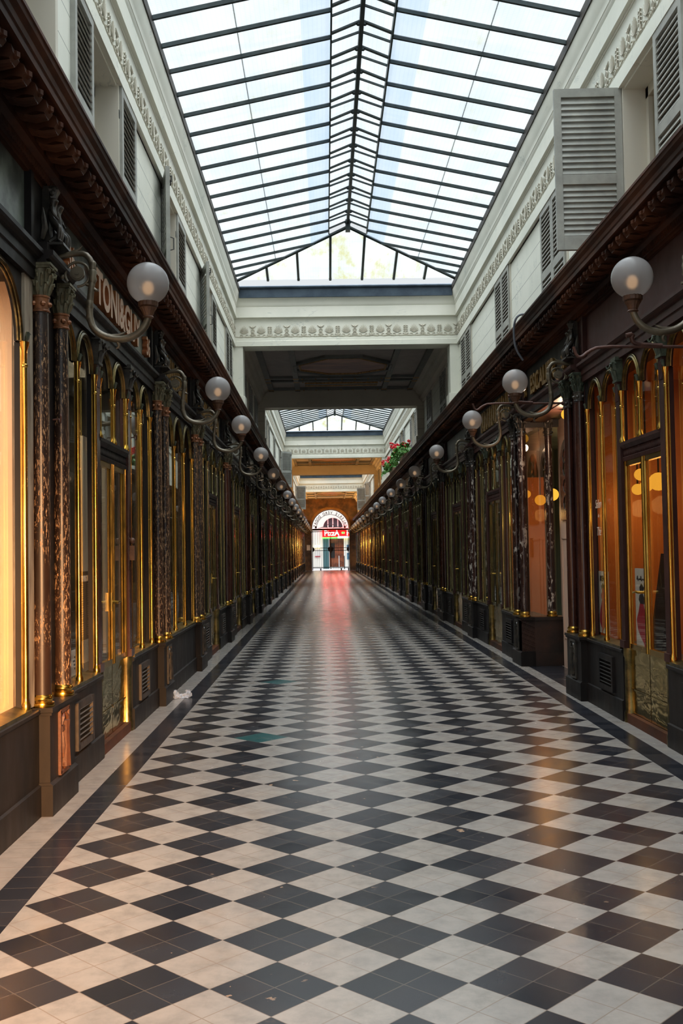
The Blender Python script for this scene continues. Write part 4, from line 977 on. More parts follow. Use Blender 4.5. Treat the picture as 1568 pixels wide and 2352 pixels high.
# ------------------------------------------------------------------ the bays
NB = {-1: 0, 1: 0}
INT = {-1: {0: 'in_peach', 1: 'in_grey', 2: 'in_grey', 3: 'in_green', 13: 'in_orange', 14: 'in_orange', 15: 'in_orange', 16: 'in_orange'}, 1: {0: 'in_orange', 1: 'in_orange', 3: 'in_green', 4: 'in_green', 13: 'in_orange', 14: 'in_orange', 15: 'in_orange', 16: 'in_orange'}}  # far bays get orange walls, so part of their glow is painted in
DEPTH = {(-1, 0): 2.9, (1, 1): 3.6}
for s, Ps in ((-1, LP), (1, RP)):
    f = FX(s); base = MB(); sd = SIDE[s]
    for i, y in enumerate(Ps):
        o = ORD[i]
        # label by order from the entrance; the first pier stands outside the picture
        if i == 0: continue
        k = ORD[i-1]
        p = thing('column_pedestal', at(s, 1.945, y), rz(s), ('black pedestal with rust red carved plaque, nearest on the left' if (s < 0 and i == 1) else 'black wooden pedestal under the %s column pair of the %s shopfronts' % (k, sd)), 'pedestal', 'column pedestals')
        inst('pedestal_body', PED, p); q = inst('carved_plaque', PLQ_R if (s < 0 and i == 1) else PLQ, p)
        if s < 0 and i == 1: q['label'] = 'rust red carved plaque'
        peel = s > 0 and i in (3, 4)
        shn = 'shaft_peel' if peel else ('shaft_left' if (s < 0 and i <= 3) else 'shaft')
        for dy, nm in ((-.222, 'near'), (.222, 'far')):
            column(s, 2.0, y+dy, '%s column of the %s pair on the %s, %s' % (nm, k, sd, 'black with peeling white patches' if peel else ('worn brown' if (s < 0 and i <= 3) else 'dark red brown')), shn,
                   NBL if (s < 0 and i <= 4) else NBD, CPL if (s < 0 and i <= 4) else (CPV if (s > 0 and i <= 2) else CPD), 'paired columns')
        yl = y+(.05 if (s < 0 and i == 1) else 0)
        globe_lamp(s, yl, 'frosted globe lamp on scrolled arm, %s along the %s shopfronts' % (k, sd))
        cherubs(s, yl, 'dark cherub carving over the %s column pair on the %s' % (k, sd))
    for i in range(len(Ps)-1):
        y0, y1 = Ps[i]+.275, Ps[i+1]-.275; yc = (y0+y1)/2; hw = (y1-y0)/2
        if s > 0 and i == 2: continue
        yc = {(-1, 1): 7.9, (1, 1): 7.86}.get((s, i), yc)
        narrow = hw < 1.4
        if narrow:
            k = hw/1.125
            if s < 0 and i == 0:
                yc, k = 4.40, 1.04
                struct(MB().sweep([(2.03, .60), (2.03, 2.97), (2.10, 2.97), (2.10, .60)], yc+1.128*k, y1+.005, f).obj('trim_23', MT['pale_wood'], smooth=0))
            shop_window(s, yc, 3, k); base.sweep(BASE, y0, y1, f)
        else:
            k = {(-1, 1): .966, (1, 1): .92}.get((s, i), (hw-.04)/1.72)
            base.sweep([(2.04, .58), (2.04, 3.0), (2.10, 3.0), (2.10, .58)], y0-.02, yc-1.715*k, f); base.sweep([(2.04, .58), (2.04, 3.0), (2.10, 3.0), (2.10, .58)], yc+1.715*k, y1+.02, f)
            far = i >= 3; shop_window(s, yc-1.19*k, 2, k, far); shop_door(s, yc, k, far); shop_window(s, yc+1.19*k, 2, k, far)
            base.sweep(BASE, y0, yc-.60*k, f); base.sweep(BASE, yc+.60*k, y1, f)
            bn = ORD[NB[s]]; NB[s] += 1
            if i >= 1:
                vent(s, yc-1.18*k, 'louvred vent low on the %s wall, near side of the %s shop door' % (sd, bn)); vent(s, yc+1.12*k, 'louvred vent low on the %s wall, far side of the %s shop door' % (sd, bn))
        # interior
        dep = DEPTH.get((s, i), 1.25); mt = MT[INT[s].get(i, ('in_green' if s > 0 else 'in_dark') if i % 2 else 'in_dark')]
        w = MB(); w.sweep([(2.10+dep, .05), (2.10+dep, 3.05)], Ps[i]+.06, Ps[i+1]-.06, f, closed=False)
        w.sweep([(2.12, 3.02), (2.10+dep, 3.02)], Ps[i]+.06, Ps[i+1]-.06, f, closed=False)
        for yy in ((Ps[i]+.06, Ps[i+1]-(.285 if (s < 0 and i == 0) else .06)) if not (s > 0 and i == 3) else (Ps[i+1]-.06,)): w.add([f(2.09, yy, .05), f(2.10+dep, yy, .05), f(2.10+dep, yy, 3.05), f(2.09, yy, 3.05)], [(0, 1, 2, 3)])
        struct(w.obj('wall_shop_'+sd, mt, smooth=0))
        w = MB(); w.sweep([(2.09, .55), (2.45, .55), (2.45, .06), (2.10+dep, .06)], Ps[i]+.06, Ps[i+1]-.06, f, closed=False); struct(w.obj('floor_shop_'+sd, MT['stone_shop'], smooth=0))
    if s < 0: base.sweep(BASE, YB, Ps[0], f)
    else: base.sweep(BASE, YB, Ps[0], f)
    struct(base.obj('baseboard_'+sd, MT['black_wood'], smooth=25))
    mb = MB(); mb.sweep([(2.05, .5), (2.05, 3.1), (2.2, 3.1), (2.2, .5)], YB, Ps[0]-.25, f); struct(mb.obj('wall_entrance_'+sd, MT['black_wood'], smooth=0))
# ------------------------------------------------------------------ upper windows and shutters
NWU = [200]
upper_begin()
def leaf_meshes():
    fr = MB(); W_, H_ = .50, 1.235
    for a, b in ((0, .052), (W_-.052, W_)): fr.box(a, b, -.018, .018, 0, H_)
    for a, b in ((0, .105), (.50, .575), (H_-.065, H_)): fr.box(.05, W_-.05, -.018, .018, a, b)
    sl = MB()
    for z0_, z1_, n_ in ((.112, .497, 9), (.582, 1.166, 13)):
        for q in range(n_): z = z0_+(z1_-z0_)*(q+.5)/n_; sl.obox((W_/2, 0, z), (W_/2-.05, 0, 0), (0, .013, -.0275), (0, .004, .002))
    hk = MB(); hk.tube([(W_-.025, -.02, 1.155), (W_-.025, -.035, 1.155), (W_-.025, -.035, 1.10)], .007, 6); hk.tube([(W_-.04, -.022, 1.12), (W_-.04, -.03, 1.09), (W_-.09, -.03, 1.09), (W_-.095, -.03, 1.105)], .006, 6)
    hk.tube([(W_-.03, -.018, .60), (W_-.03, -.05, .59), (W_-.03, -.05, .49), (W_-.03, -.018, .48)], .006, 6)
    hk.box(-.02, .01, -.025, .0, .98, 1.04); hk.box(-.02, .01, -.025, .0, .20, .26)
    return fr.mesh('shutter_frame', MT['shutter'], 0), sl.mesh('shutter_slats', MT['shutter'], 0), hk.mesh('latch', plain('dark_shutter_iron', (.06, .06, .055), .5, .4), 40)
LFR, LSL, LHK = leaf_meshes()
def shutter(s, d, y, ang, label, wscale=1.0, latch=True, flip=1):
    # hinge at (d, y); ang = world angle of the leaf measured from +x
    t = thing('shutter_leaf', at(s, d, y, 3.672), radians(ang), label, 'shutter', 'grey louvred shutters'); t.scale = (wscale, flip, 1)
    inst('shutter_frame', LFR, t); inst('shutter_slats', LSL, t)
    if latch: inst('latch', LHK, t)
    return t
def upper_window(s, a, b):
    NWU[0] += 1
    r = struct(empty('window_%d' % NWU[0], at(s, DW, (a+b)/2, 3.672), 0)); h = (b-a)/2; f = lambda d, y, z: (s*(d-DW), y-(a+b)/2, z-3.67272)
    mb = MB()
    for e in (-1, 1): mb.sweep([(DW+.16, 3.672), (DW+.16, 4.88), (DW+.22, 4.88), (DW+.22, 3.672)], (b-.07 if e > 0 else a), (b if e > 0 else a+.07), f)
    mb.sweep([(DW+.16, 4.80), (DW+.16, 4.88), (DW+.22, 4.88), (DW+.22, 4.80)], a, b, f); mb.sweep([(DW+.17, 3.672), (DW+.17, 4.85), (DW+.21, 4.85), (DW+.21, 3.672)], (a+b)/2-.045, (a+b)/2+.045, f)
    mb.obj('casement', MT['cream_white'], r, smooth=0)
    mb = MB()
    for e in (-1, 1): yy = b if e > 0 else a; mb.sweep([(DW-.012, 3.672), (DW-.012, 4.91), (DW+.17, 4.91), (DW+.17, 3.672)], min(yy-e*.012, yy+e*.04), max(yy-e*.012, yy+e*.04), f)
    mb.obj('reveal', MT['cream_white'], r, smooth=0)
    MB().sweep([(DW+.19, 3.672), (DW+.19, 4.85), (DW+.195, 4.85), (DW+.195, 3.672)], a, b, f).obj('pane', MT['glass'], r, smooth=0)
    MB().sweep([(DW+.29, 3.672), (DW+.29, 4.95), (DW+.30, 4.95), (DW+.30, 3.672)], a-.1, b+.1, f).obj('net_curtain', plain('dim_net_curtain', (.20, .18, .15), .8), r, smooth=0)
for s in (-1, 1):
    for a, b in UW[s]: upper_window(s, a, b)
def pair_closed(s, a, b, where):
    h = (b-a)/2-.01
    shutter(s, 1.888, a+.005, 90, 'near leaf of closed grey shutters, '+where, h/.5, False, s); shutter(s, 1.888, b-.005, -90, 'far leaf of closed grey shutters, '+where, h/.5, False, -s)
dU = 1.885
# left side, entrance to end
shutter(-1, dU, 6.59, -90, 'flat open shutter leaf at the near side of the first left window', 1.0, True, 1); shutter(-1, dU, 7.52, 90, 'flat open shutter leaf at the far side of the first left window', 1.18, True, -1)
shutter(-1, dU, 9.57, -76, 'left shutter standing slightly off the wall, near side of second left window', .92, True, -1); shutter(-1, dU, 10.40, 90, 'flat open shutter leaf at the far side of the second left window', 1.25, True, -1)
shutter(-1, dU, 12.6, -74, 'left shutter standing off the wall, near side of third left window', .92, True, -1); shutter(-1, dU, 13.62, 90, 'flat open shutter leaf at the far side of the third left window', 1.1, True, -1)
pair_closed(-1, 15.62, 16.62, 'last left window before the first crossbeam')
for (a, b), w_ in zip([(18.7, 19.6), (20.4, 21.3), (22.1, 23.0)], ('first', 'second', 'third')): pair_closed(-1, a, b, w_+' left window under the first ceiling')
shutter(-1, dU, 26.59, -90, 'near flat shutter of the first left window under the second skylight', .9, True, 1); shutter(-1, dU, 27.51, 90, 'far flat shutter of the first left window under the second skylight', .9, True, -1)
pair_closed(-1, 30.2, 31.1, 'middle left window under the second skylight')
shutter(-1, dU, 35.31, 38, 'half open shutter jutting from the left wall at the second crossbeam', .9, True, 1); shutter(-1, dU, 34.39, -90, 'flat shutter near side of the last left window under second skylight', .9, True, 1)
shutter(-1, dU, 54.02, 4, 'brown lit shutter standing straight out from the left wall near the far end', 1.0, True, 1); shutter(-1, dU, 53.09, -90, 'flat shutter beside the brown lit shutter near the far end', .9, True, 1)
# right side
shutter(1, dU, 7.655, 178, 'large shutter standing straight out into the passage, upper right', 1.02, True, 1); shutter(1, dU, 6.84, -90, 'flat open shutter cut by the right edge of the photo', 1.1, True, -1)
pair_closed(1, 9.5, 10.55, 'right window partly behind the big open shutter'); pair_closed(1, 12.4, 13.42, 'second closed right window, before the first crossbeam'); pair_closed(1, 15.72, 16.8, 'last right window before the first crossbeam')
pair_closed(1, 19.0, 19.95, 'first right window under the first ceiling'); pair_closed(1, 21.6, 22.55, 'second right window under the first ceiling')
for q, (a, b) in enumerate(((25.6, 26.5), (29.4, 30.3), (33.2, 34.1))):
    w_ = ORD[q]+' right window under the second skylight'
    shutter(1, dU, a-.01, -90, 'near flat open shutter of the '+w_, .9, True, -1); shutter(1, dU, b+.01, 90, 'far flat open shutter of the '+w_, .9, True, 1)
shutter(1, dU, 56.22, 176, 'pale shutter standing straight out from the right wall near the far end', 1.0, True, -1); shutter(1, dU, 51.52, 120, 'angled shutter before the pale far shutter on the right', .9, True, -1)
for s in (-1, 1):
    for a, b, w_ in ((40.2, 41.1, 'first'), (42.4, 43.3, 'second')): pair_closed(s, a, b, '%s %s window under the second ceiling' % (w_, SIDE[s]))
upper_end()

# ------------------------------------------------------------------ signs
def sign(s, y, d, label, parts):
    t = thing('shop_sign', at(s, d, y, 3.15), 0, label, 'sign')
    for nm, me, yy, zz in parts:
        o = inst(nm, me, t, (0, yy, zz)); o.rotation_euler = (pi/2, 0, pi/2 if s < 0 else -pi/2)
    return t
LM = (MT['letter_face'], MT['letter_side'])
sign(-1, 8.17, 2.045, 'raised brown sign lettering TONI&GUY over the left salon front', [('sign_letters', text_mesh('TONI&GUY', .335, .055, LM, 1.0, .011), 0, .10)])
sign(-1, 6.62, 2.05, 'raised number 36 nearest, beside the first lamp arm on the left', [('number', text_mesh('36', .24, .045, LM, .85, .003), 0, .12)])
sign(-1, 9.52, 2.05, 'raised number 36 at the far end of the left salon sign', [('number', text_mesh('36', .24, .045, LM, .85, .003), 0, .12)])
GM = (MT['gold'], MT['gold'])
sign(1, 11.45, 2.055, 'old gold lettering ESCALIER with number 33 over the stair entrance on the right', [('sign_letters', text_mesh('ESCALIER', .30, .03, GM, 1.02, .007), 0, .10), ('number', text_mesh('33', .20, .03, GM, .8, .003), 1.02, .11), ('number', text_mesh('33', .20, .03, GM, .8, .003), -1.04, .11)])
def strips(n, w_, z0=.08, h=.30):   # lettering too oblique to read: plain upright bars
    mb = MB()
    for q in range(n):
        x = (q-(n-1)/2)*w_; mb.box(x-w_*.22, x+w_*.10, z0, z0+h, -.012, .012)
        if q % 3 == 0: mb.box(x-w_*.22, x+w_*.3, z0+h-.05, z0+h, -.012, .012)
        if q % 3 == 1: mb.box(x-w_*.22, x+w_*.3, z0, z0+.05, -.012, .012)
    return mb.mesh('sign_letters', MT['gold'], 0)
sign(-1, 11.45, 2.06, 'faded gilt lettering over the narrow left shopfront after the salon', [('sign_letters', strips(13, .15), 0, 0)])
sign(-1, 14.85, 2.06, 'faded gilt lettering over the second left door front', [('sign_letters', strips(16, .16), 0, 0)])
sign(1, 14.75, 2.06, 'faded gilt lettering over the right front beyond the stair entrance', [('sign_letters', strips(15, .17), 0, 0)])

# ------------------------------------------------------------------ posters and script in the windows
def sheet(s, y, z, w_, h, label, name='poster', cat='poster', d=2.094, mat=None, tilt=0):
    t = thing(name, at(s, d, y, z), rz(s), label, cat)
    MB().box(0, .004, -w_/2, w_/2, 0, h).obj('sheet', mat or MT['white_card'], t, smooth=0)
    return t
def on_sheet(t, nm, mb, mat): return mb.obj(nm, mat, t, smooth=0)
t = sheet(-1, 7.19, .84, .31, .475, 'black salon price list headed TONI&GUY in the nearest left window', 'price_list', 'poster', 2.094, MT['black'])
o = inst('heading', text_mesh('TONI&GUY', .058, .003, MT['white_line'], .80, .001), t, (-.003, 0, .405)); o.rotation_euler = (pi/2, 0, -pi/2)
mb = MB(); rr = random.Random(3)
for q in range(24):
    z = .385-q*.0155
    if q in (9, 16): continue
    mb.box(-.002, 0, .03, .03+.045+.035*rr.random(), z, z+.004); mb.box(-.002, 0, -.125, -.125+.03, z, z+.004)
on_sheet(t, 'printed_lines', mb, MT['grey_line'])
t = sheet(-1, 6.87, .63, .12, .17, 'small white card at the foot of the nearest left window', 'notice_card', 'notice')
mb = MB()
for q in range(4): mb.box(-.002, 0, -.04, -.04+.02+.015*(q % 3), .04+q*.025, .052+q*.025)
on_sheet(t, 'printed_lines', mb, MT['ink'])
def lady(t, h, w_, mirror, hat):
    m = -1 if mirror else 1
    def P(pts): return [(m*x*w_, z*h) for x, z in pts]
    on_sheet(t, 'dress', MB().poly(P([(-.10, .55), (.06, .55), (.16, .42), (.22, .30), (.24, .18), (.16, .10), (.05, .05), (-.10, .13), (-.22, .22), (-.26, .34), (-.16, .45)]), 'x', -.0025, 0), MT['red_print'])
    on_sheet(t, 'figure', MB().poly(P([(-.08, .55), (-.14, .60), (-.10, .66), (-.05, .67), (-.06, .72), (.0, .77), (.07, .73), (.05, .67), (.12, .62), (.10, .55)]), 'x', -.003, 0), MT['red_print'] if not hat else MT['ink'])
    on_sheet(t, 'hair', MB().poly(P([(-.07, .70), (-.09, .76), (.0, .81), (.10, .76), (.07, .71), (.0, .74)]), 'x', -.0035, 0), MT['ink'])
    on_sheet(t, 'leg', MB().poly(P([(.05, .06), (.10, .07), (.12, .0), (.09, .0)]), 'x', -.003, 0), MT['red_print'])
t = sheet(1, 9.29, .645, .36, .56, 'white poster of a figure in a red dress, window right of the stair entrance')
lady(t, .56, .55, False, False); o = inst('heading', text_mesh('IRENE', .075, .003, MT['ink'], .9, 0), t, (-.003, .0, .47)); o.rotation_euler = (pi/2, 0, -pi/2)
t = sheet(1, 8.09, .63, .34, .62, 'white poster of a hatted figure in a red skirt, in the right door', d=2.075)
lady(t, .62, .55, True, True)
mb = MB()
for q in range(5): mb.tube([(-.002, -.10+.045*q, .52+.01*(q % 2)), (-.002, -.085+.045*q, .56-.02*(q % 2)), (-.002, -.07+.045*q, .53)], .004, 4)
on_sheet(t, 'handwriting', mb, MT['ink'])
t = thing('window_script', at(1, 2.079, 9.33, 1.53), 0, 'ivory script Salon de Thé painted on the right shop window', 'lettering')
for body, sz, zz in (('Salon', .115, .25), ('de', .05, .165), ('Thé', .115, 0)):
    o = inst('script_word', text_mesh(body, sz, .002, MT['script'], .78, -.001, shear=.25), t, (0, 0, zz)); o.rotation_euler = (pi/2, 0, -pi/2)
# thin slate panel and shelf things inside the cafe window
mb = MB(); mb.obox((0, 0, .40), (.02, 0, .0), (0, .16, .0), (.06, 0, .40)); o = mb.obj('leaning_frame', MT['black'], None, smooth=0); o.location = at(1, 2.42, 8.62, .56); tag(o, 'tall black frame leaning inside the cafe window', 'picture frame')
# ------------------------------------------------------------------ interiors
def shop_lamp(loc, r, label, st, e, col=(1, .55, .18), mat=None):
    hang = 3.022-loc[2]-r
    t = thing('pendant_lamp', loc, 0, label, 'pendant lamp', 'pendant lamps inside the shops')
    MB().ball((0, 0, 0), r, 16, (1, 1, .92)).obj('lit_globe', mat or MT['amber'], t, smooth=60); MB().tube([(0, 0, r*.8), (0, 0, r+hang)], .008, 6).obj('cord', MT['black'], t)
    if e: l = lamp('warm_light', 'POINT', (loc[0], loc[1], loc[2]-r-.12), e, col, .08); l.parent = t; l.location = (0, 0, -r-.12)
    return t
for q, (px_, py_, xw, e) in enumerate(((1512, 1106, 2.95, 2), (1471, 1090, 2.66, 0), (1464, 1124, 2.88, 3), (1484, 1116, 2.75, 0))):
    d_ = M.to_3x3() @ Vector(((px_-784)/2361.39, (1176-py_)/2361.39, -1)); k = xw/d_.x
    shop_lamp(tuple(Vector((0, 0, CH))+d_*k), .088 if q < 1 else .056, 'amber globe lamp, %s of the cluster hanging in the right-hand cafe' % ORD[q], 0, e)
lamp('cafe_light', 'AREA', at(1, 3.6, 8.0, 2.95), 26, (1, .58, .25), 1.2, at(1, 3.6, 8.0, 0))
lamp('vitrine_light', 'AREA', at(-1, 3.1, 4.6, 2.9), 80, (1, .87, .72), 1.5, at(-1, 3.2, 4.7, 0))
lamp('vitrine_fill', 'POINT', at(-1, 3.0, 4.2, 1.7), 34, (1, .87, .72), .15)  # unseen fill added to brighten the peach interior
lamp('salon_light', 'AREA', at(-1, 2.8, 8.0, 2.9), 16, (1, .85, .62), 1.0, at(-1, 2.8, 8.0, 0))
# cafe back wall shelves
for q, z in enumerate((1.25, 1.62, 1.98)):
    o = MB().box(-.02, .28, -1.2, 1.2, 0, .03).obj('wall_shelf', MT['red_print'], None, smooth=0); o.location = at(1, 5.25, 8.7, z); tag(o, '%s red shelf on the orange cafe back wall' % ('lowest', 'middle', 'highest')[q], 'shelf', 'cafe shelves')
o = MB().box(0, .03, -.28, .28, 0, .42).obj('framed_picture', MT['in_grey'], None, smooth=0); o.location = at(1, 5.55, 9.0, 2.06); tag(o, 'dark framed picture above the red shelves in the cafe', 'picture')
o = MB().box(0, .03, -.20, .20, 0, .34).obj('map_picture', two('ochre_map', (.42, .22, .05), (.25, .16, .05), .6, scale=9), None, smooth=0); o.location = at(1, 5.5, 8.6, 1.66); tag(o, 'ochre map picture between the red cafe shelves', 'picture')
# salon: ivory panels, shelf with bottles
for q, (yy, wd) in enumerate(((7.20, .26), (8.55, .20), (9.5, .42))):
    o = MB().box(0, .03, -wd/2, wd/2, 0, 2.35).obj('curtain_panel', MT['curtain'], None, smooth=0); o.location = at(-1, 2.42, yy, .06+.5*0); tag(o, 'tall ivory panel inside the salon, %s from the entrance' % ORD[q], 'panel', 'ivory salon panels')
o = MB().box(0, .2, -.55, .55, 0, .025).obj('display_shelf', MT['brown_wood'], None, smooth=0); o.location = at(-1, 2.72, 7.3, 1.46); tag(o, 'dark display shelf behind the nearest salon window', 'shelf')
for q in range(6):
    o = MB().lathe([(.03, 0), (.032, .10+.02*(q % 3)), (.012, .14+.02*(q % 3)), (.012, .18)], n=10).obj('bottle', MT['mesh_grey'] if q % 2 else MT['white_card'], None); o.location = at(-1, 2.80, 6.9+q*.15, 1.485); tag(o, 'bottle %s on the salon display shelf, counted from the entrance' % ORD[q], 'bottle', 'salon bottles')
# far shops with lit lamps
for s, y, e, dd in ((-1, 47.0, 30, 2.7), (-1, 55.5, 240, 2.7), (-1, 59.5, 260, 2.7), (-1, 63.5, 260, 2.7), (-1, 67.8, 160, 2.7), (1, 55.4, 200, 2.7), (1, 59.5, 500, 2.7), (1, 63.6, 600, 2.7), (1, 67.7, 450, 2.7), (1, 42.8, 60, 2.7), (-1, 11.5, 5, 2.9), (-1, 14.8, 4, 2.9), (1, 14.9, 5, 2.9)):
    shop_lamp(at(s, dd, y, 2.2), .10, 'lit amber lamp inside the %s shop %d metres along the passage' % (SIDE[s], round(y)), 0, e, (1, .50, .13))
# up-lights added out of sight on the cornice to warm the covered ceilings
q = 0
for y, e in ((44.5, 22), (47.0, 22), (68.0, 55), (73.0, 65), (77.0, 65)):
    for sd_ in (-1, 1):
        t = thing('added_uplight', at(sd_, 1.88, y, 3.905), 0, 'added warm up-light on the %s cornice, %s from the entrance' % (SIDE[sd_], ORD[q//2]), 'lamp', 'added cornice up-lights'); q += 1
        MB().box(-.06, .06, -.25, .25, 0, .05).obj('housing', MT['black'], t, smooth=0)
        l = lamp('added_ceiling_wash', 'AREA', (0, 0, .06), e, (1, .46, .10), .3, (-sd_*.9, 0, 1.2)); l.parent = t

q = 0  # spots added under the cornice to gild the far side walls
for sd_, y, e in ((1, 56.5, 70), (1, 60.0, 120), (1, 63.5, 140), (1, 67.0, 100), (-1, 58.0, 25), (-1, 62.0, 30), (-1, 66.0, 25), (1, 50.0, 12), (-1, 52.0, 10)):
    t = thing('added_spot', at(sd_, 1.80, y, 3.762), 0, 'small added warm spot under the %s cornice, %d metres along the passage' % (SIDE[sd_], round(y)), 'spot lamp', 'added cornice spots')
    MB().lathe([(.03, -.06), (.034, -.055), (.034, 0)], n=10).obj('housing', MT['black'], t)
    l = lamp('warm_light', 'SPOT', (0, 0, -.07), e, (1, .42, .07), .05, (sd_*.33, .6, -1.8), spot_size=radians(120), spot_blend=.6); l.parent = t

# ------------------------------------------------------------------ stair entrance recess on the right
y0, y1 = RP[2]+.275, RP[3]-.275
mb = MB(); mb.box(XC+2.46, XC+2.56, y0-.1, y1+.1, 0, 3.05)
struct(mb.obj('wall_recess', two('cream_recess_wall', (.56, .36, .25), (.50, .32, .22), .6, scale=1.5), smooth=0))
struct(MB().box(XC+2.0, XC+2.6, y0, y1, 2.99, 3.04).obj('ceiling_recess', MT['black_wood'], smooth=0))
mb = MB(); mb.box(XC+2.1, XC+2.5, y0-.04, y0, 0, 3.05); struct(mb.obj('wall_recess_near', MT['red_wood'], smooth=0))
rd = struct(empty('door_40', (XC+2.455, 11.55, 0)))
dm = two('cream_door_paint', (.60, .40, .29), (.54, .36, .26), .5, scale=2)
MB().box(-.03, .0, -.78, .78, 0, 2.75).obj('door_leaf', dm, rd, smooth=0)
mb = MB(); mb.poly([(.16*0+y_, z_) for y_, z_ in [(-.30, 1.75), (.30, 1.75), (.30, 2.40)]+[(.30*cos(pi*q/12), 2.40+.30*sin(pi*q/12)) for q in range(1, 12)]+[(-.30, 2.40)]], 'x', -.045, -.028)
for c in (-.42, .40):
    k_ = inst('stained_glass', mb.mesh('stained_glass', two('stained_glass', (.03, .035, .012), (.20, .05, .02), .2, scale=9), 0), rd, (0, c, 0))
    q_ = MB()
    for zz in (1.95, 2.15, 2.35, 2.5):
        q_.tube([(-.05, c+.12*cos(a), zz+.09*sin(a)) for a in [pi*j/4 for j in range(8)]], .006, 4, closed=True)
    q_.obj('leading', MT['black'], rd)
    for j, zz in enumerate((1.88, 2.05, 2.25, 2.43)): MB().ball((-.046, c, zz), .055, 8, (.1, 1, 1)).obj('coloured_disc', (plain('red_disc', (.35, .02, .01), .3), plain('amber_disc', (.6, .22, .03), .3))[j % 2], rd)
mb = MB()
for c in (-.42, .40):
    mb.box(-.04, -.03, c-.32, c-.30, .35, 1.55); mb.box(-.04, -.03, c+.30, c+.32, .35, 1.55); mb.box(-.04, -.03, c-.32, c+.32, .35, .37); mb.box(-.04, -.03, c-.32, c+.32, 1.53, 1.55)
mb.obj('door_moulding', dm, rd, smooth=0)
o = MB().box(-.02, 0, -.07, .07, 0, .26).obj('dark_plate', MT['black_wood'], None, smooth=0); o.location = (XC+2.425, 10.95, 1.30); tag(o, 'small dark plate on the cream stair door', 'notice')
t = thing('added_recess_lamp', (XC+2.28, 11.3, 2.90), 0, 'small globe lamp added under the ceiling of the stair entrance', 'ceiling lamp')  # lamp added to brighten the cream stair door
MB().ball((0, 0, 0), .06, 14).obj('lit_globe', MT['amber'], t, smooth=60); MB().lathe([(.05, .05), (.05, .09)], n=12).obj('rose', MT['bronze_dark'], t)
l = lamp('recess_light', 'POINT', (0, 0, -.13), 26, (1, .66, .42), .05); l.parent = t
# return wall of the next shop: dark base, glass, third column
yr = y1
mb = MB(); mb.box(XC+1.945, XC+2.50, yr, yr+.28, .15, .555); mb.box(XC+1.925, XC+2.50, yr-.012, yr+.28, .555, .59); mb.box(XC+1.93, XC+2.50, yr-.006, yr+.28, 0, .155)
struct(mb.obj('baseboard_recess', two('scuffed_black_base', (.012, .009, .008), (.04, .018, .012), .4, scale=3), smooth=0))
MBx = MB(); MBx.box(XC+2.06, XC+2.34, yr+.06, yr+.065, .59, 2.99)
wr = struct(MBx.obj('window_90', m_glass('mottled_return_glass', (.80, .72, .62), .10), smooth=0))
struct(MB().box(XC+2.05, XC+2.5, yr+.03, yr+.08, 2.90, 3.05).obj('trim_22', MT['black_wood'], smooth=0))
column(1, 2.335, yr+.07, 'single black peeling column at the inner edge of the stair entrance', 'shaft_peel', NBD, CPD, 'paired columns')
shop_lamp((XC+2.40, 13.35, 2.05), .075, 'bright round lamp added behind the mottled glass, standing in for a reflection', 0, 12)  # lamp added behind the pane in place of a mirrored cafe lamp
shop_lamp((XC+2.33, 13.9, 2.16), .06, 'small upper lamp added behind the mottled glass, standing in for a reflection', 0, 0)  # second stand-in for the cafe lamps mirrored in the pane
o = MB().box(0, .52, -.02, .02, 0, 2.35).obj('amber_backing_panel', MT['in_orange'], None, smooth=0); o.location = (XC+2.12, 14.25, .06); tag(o, 'orange panel added behind the mottled glass to tint its view amber', 'partition')  # backing panel made up to give the pane its amber reflection

# ------------------------------------------------------------------ flowers on the right cornice
def geranium(y0, y1, h, label, seed, drop=.6):
    rr = random.Random(seed); t = thing('geranium_box', at(1, 1.84, (y0+y1)/2, 3.885), 0, label, 'flower box', 'geranium boxes')
    L = y1-y0; MB().box(-.09, .09, -L/2, L/2, 0, .16).obj('planter', MT['vase'], t, smooth=0)
    lf = MB(); st = MB(); fl = []
    for q in range(int(120*L)):
        b = (rr.random()-.5)*L*1.05; r_ = rr.random(); a = rr.uniform(-.34, .10); z = .16+h*(r_**1.2)*(1-.25*abs(b)/L)-(drop*max(0, -a-.12)*1.2)
        c = Vector((a, b, z)); n_ = Vector((rr.uniform(-1, 1), rr.uniform(-1, 1), rr.uniform(-.2, 1))).normalized(); u_ = n_.orthogonal().normalized(); v_ = n_.cross(u_); k = rr.uniform(.035, .065)
        lf.add([c+u_*k*cos(w_)+v_*k*sin(w_)+n_*(.012 if j % 2 else 0) for j, w_ in enumerate([pi*j/4 for j in range(8)])], [(0, 1, 2, 3, 4, 5, 6, 7)])
        if q % 6 == 0: st.tube([(0, b*.8, .12), (a*.6, b*.9, z*.6+.05), (a, b, z)], .006, 4)
    lf.obj('foliage', MT['leaf'], t, smooth=0); st.obj('stems', MT['leaf'], t)
    for q in range(int(7*L)+3):
        m_ = MB(); c = Vector((rr.uniform(-.38, .05), (rr.random()-.5)*L, .16+h*rr.uniform(.35, 1.15)))
        for j in range(10): m_.ball(c+Vector((rr.uniform(-.05, .05), rr.uniform(-.05, .05), rr.uniform(-.045, .05))), .026, 6)
        m_.obj('flower_head', MT['petal'], t)
    return t
geranium(27.4, 29.3, .30, 'tall red geraniums in a box on the right cornice, the fuller clump', 5)
geranium(32.2, 33.8, .28, 'low red geraniums trailing over the right cornice, the smaller clump', 8)

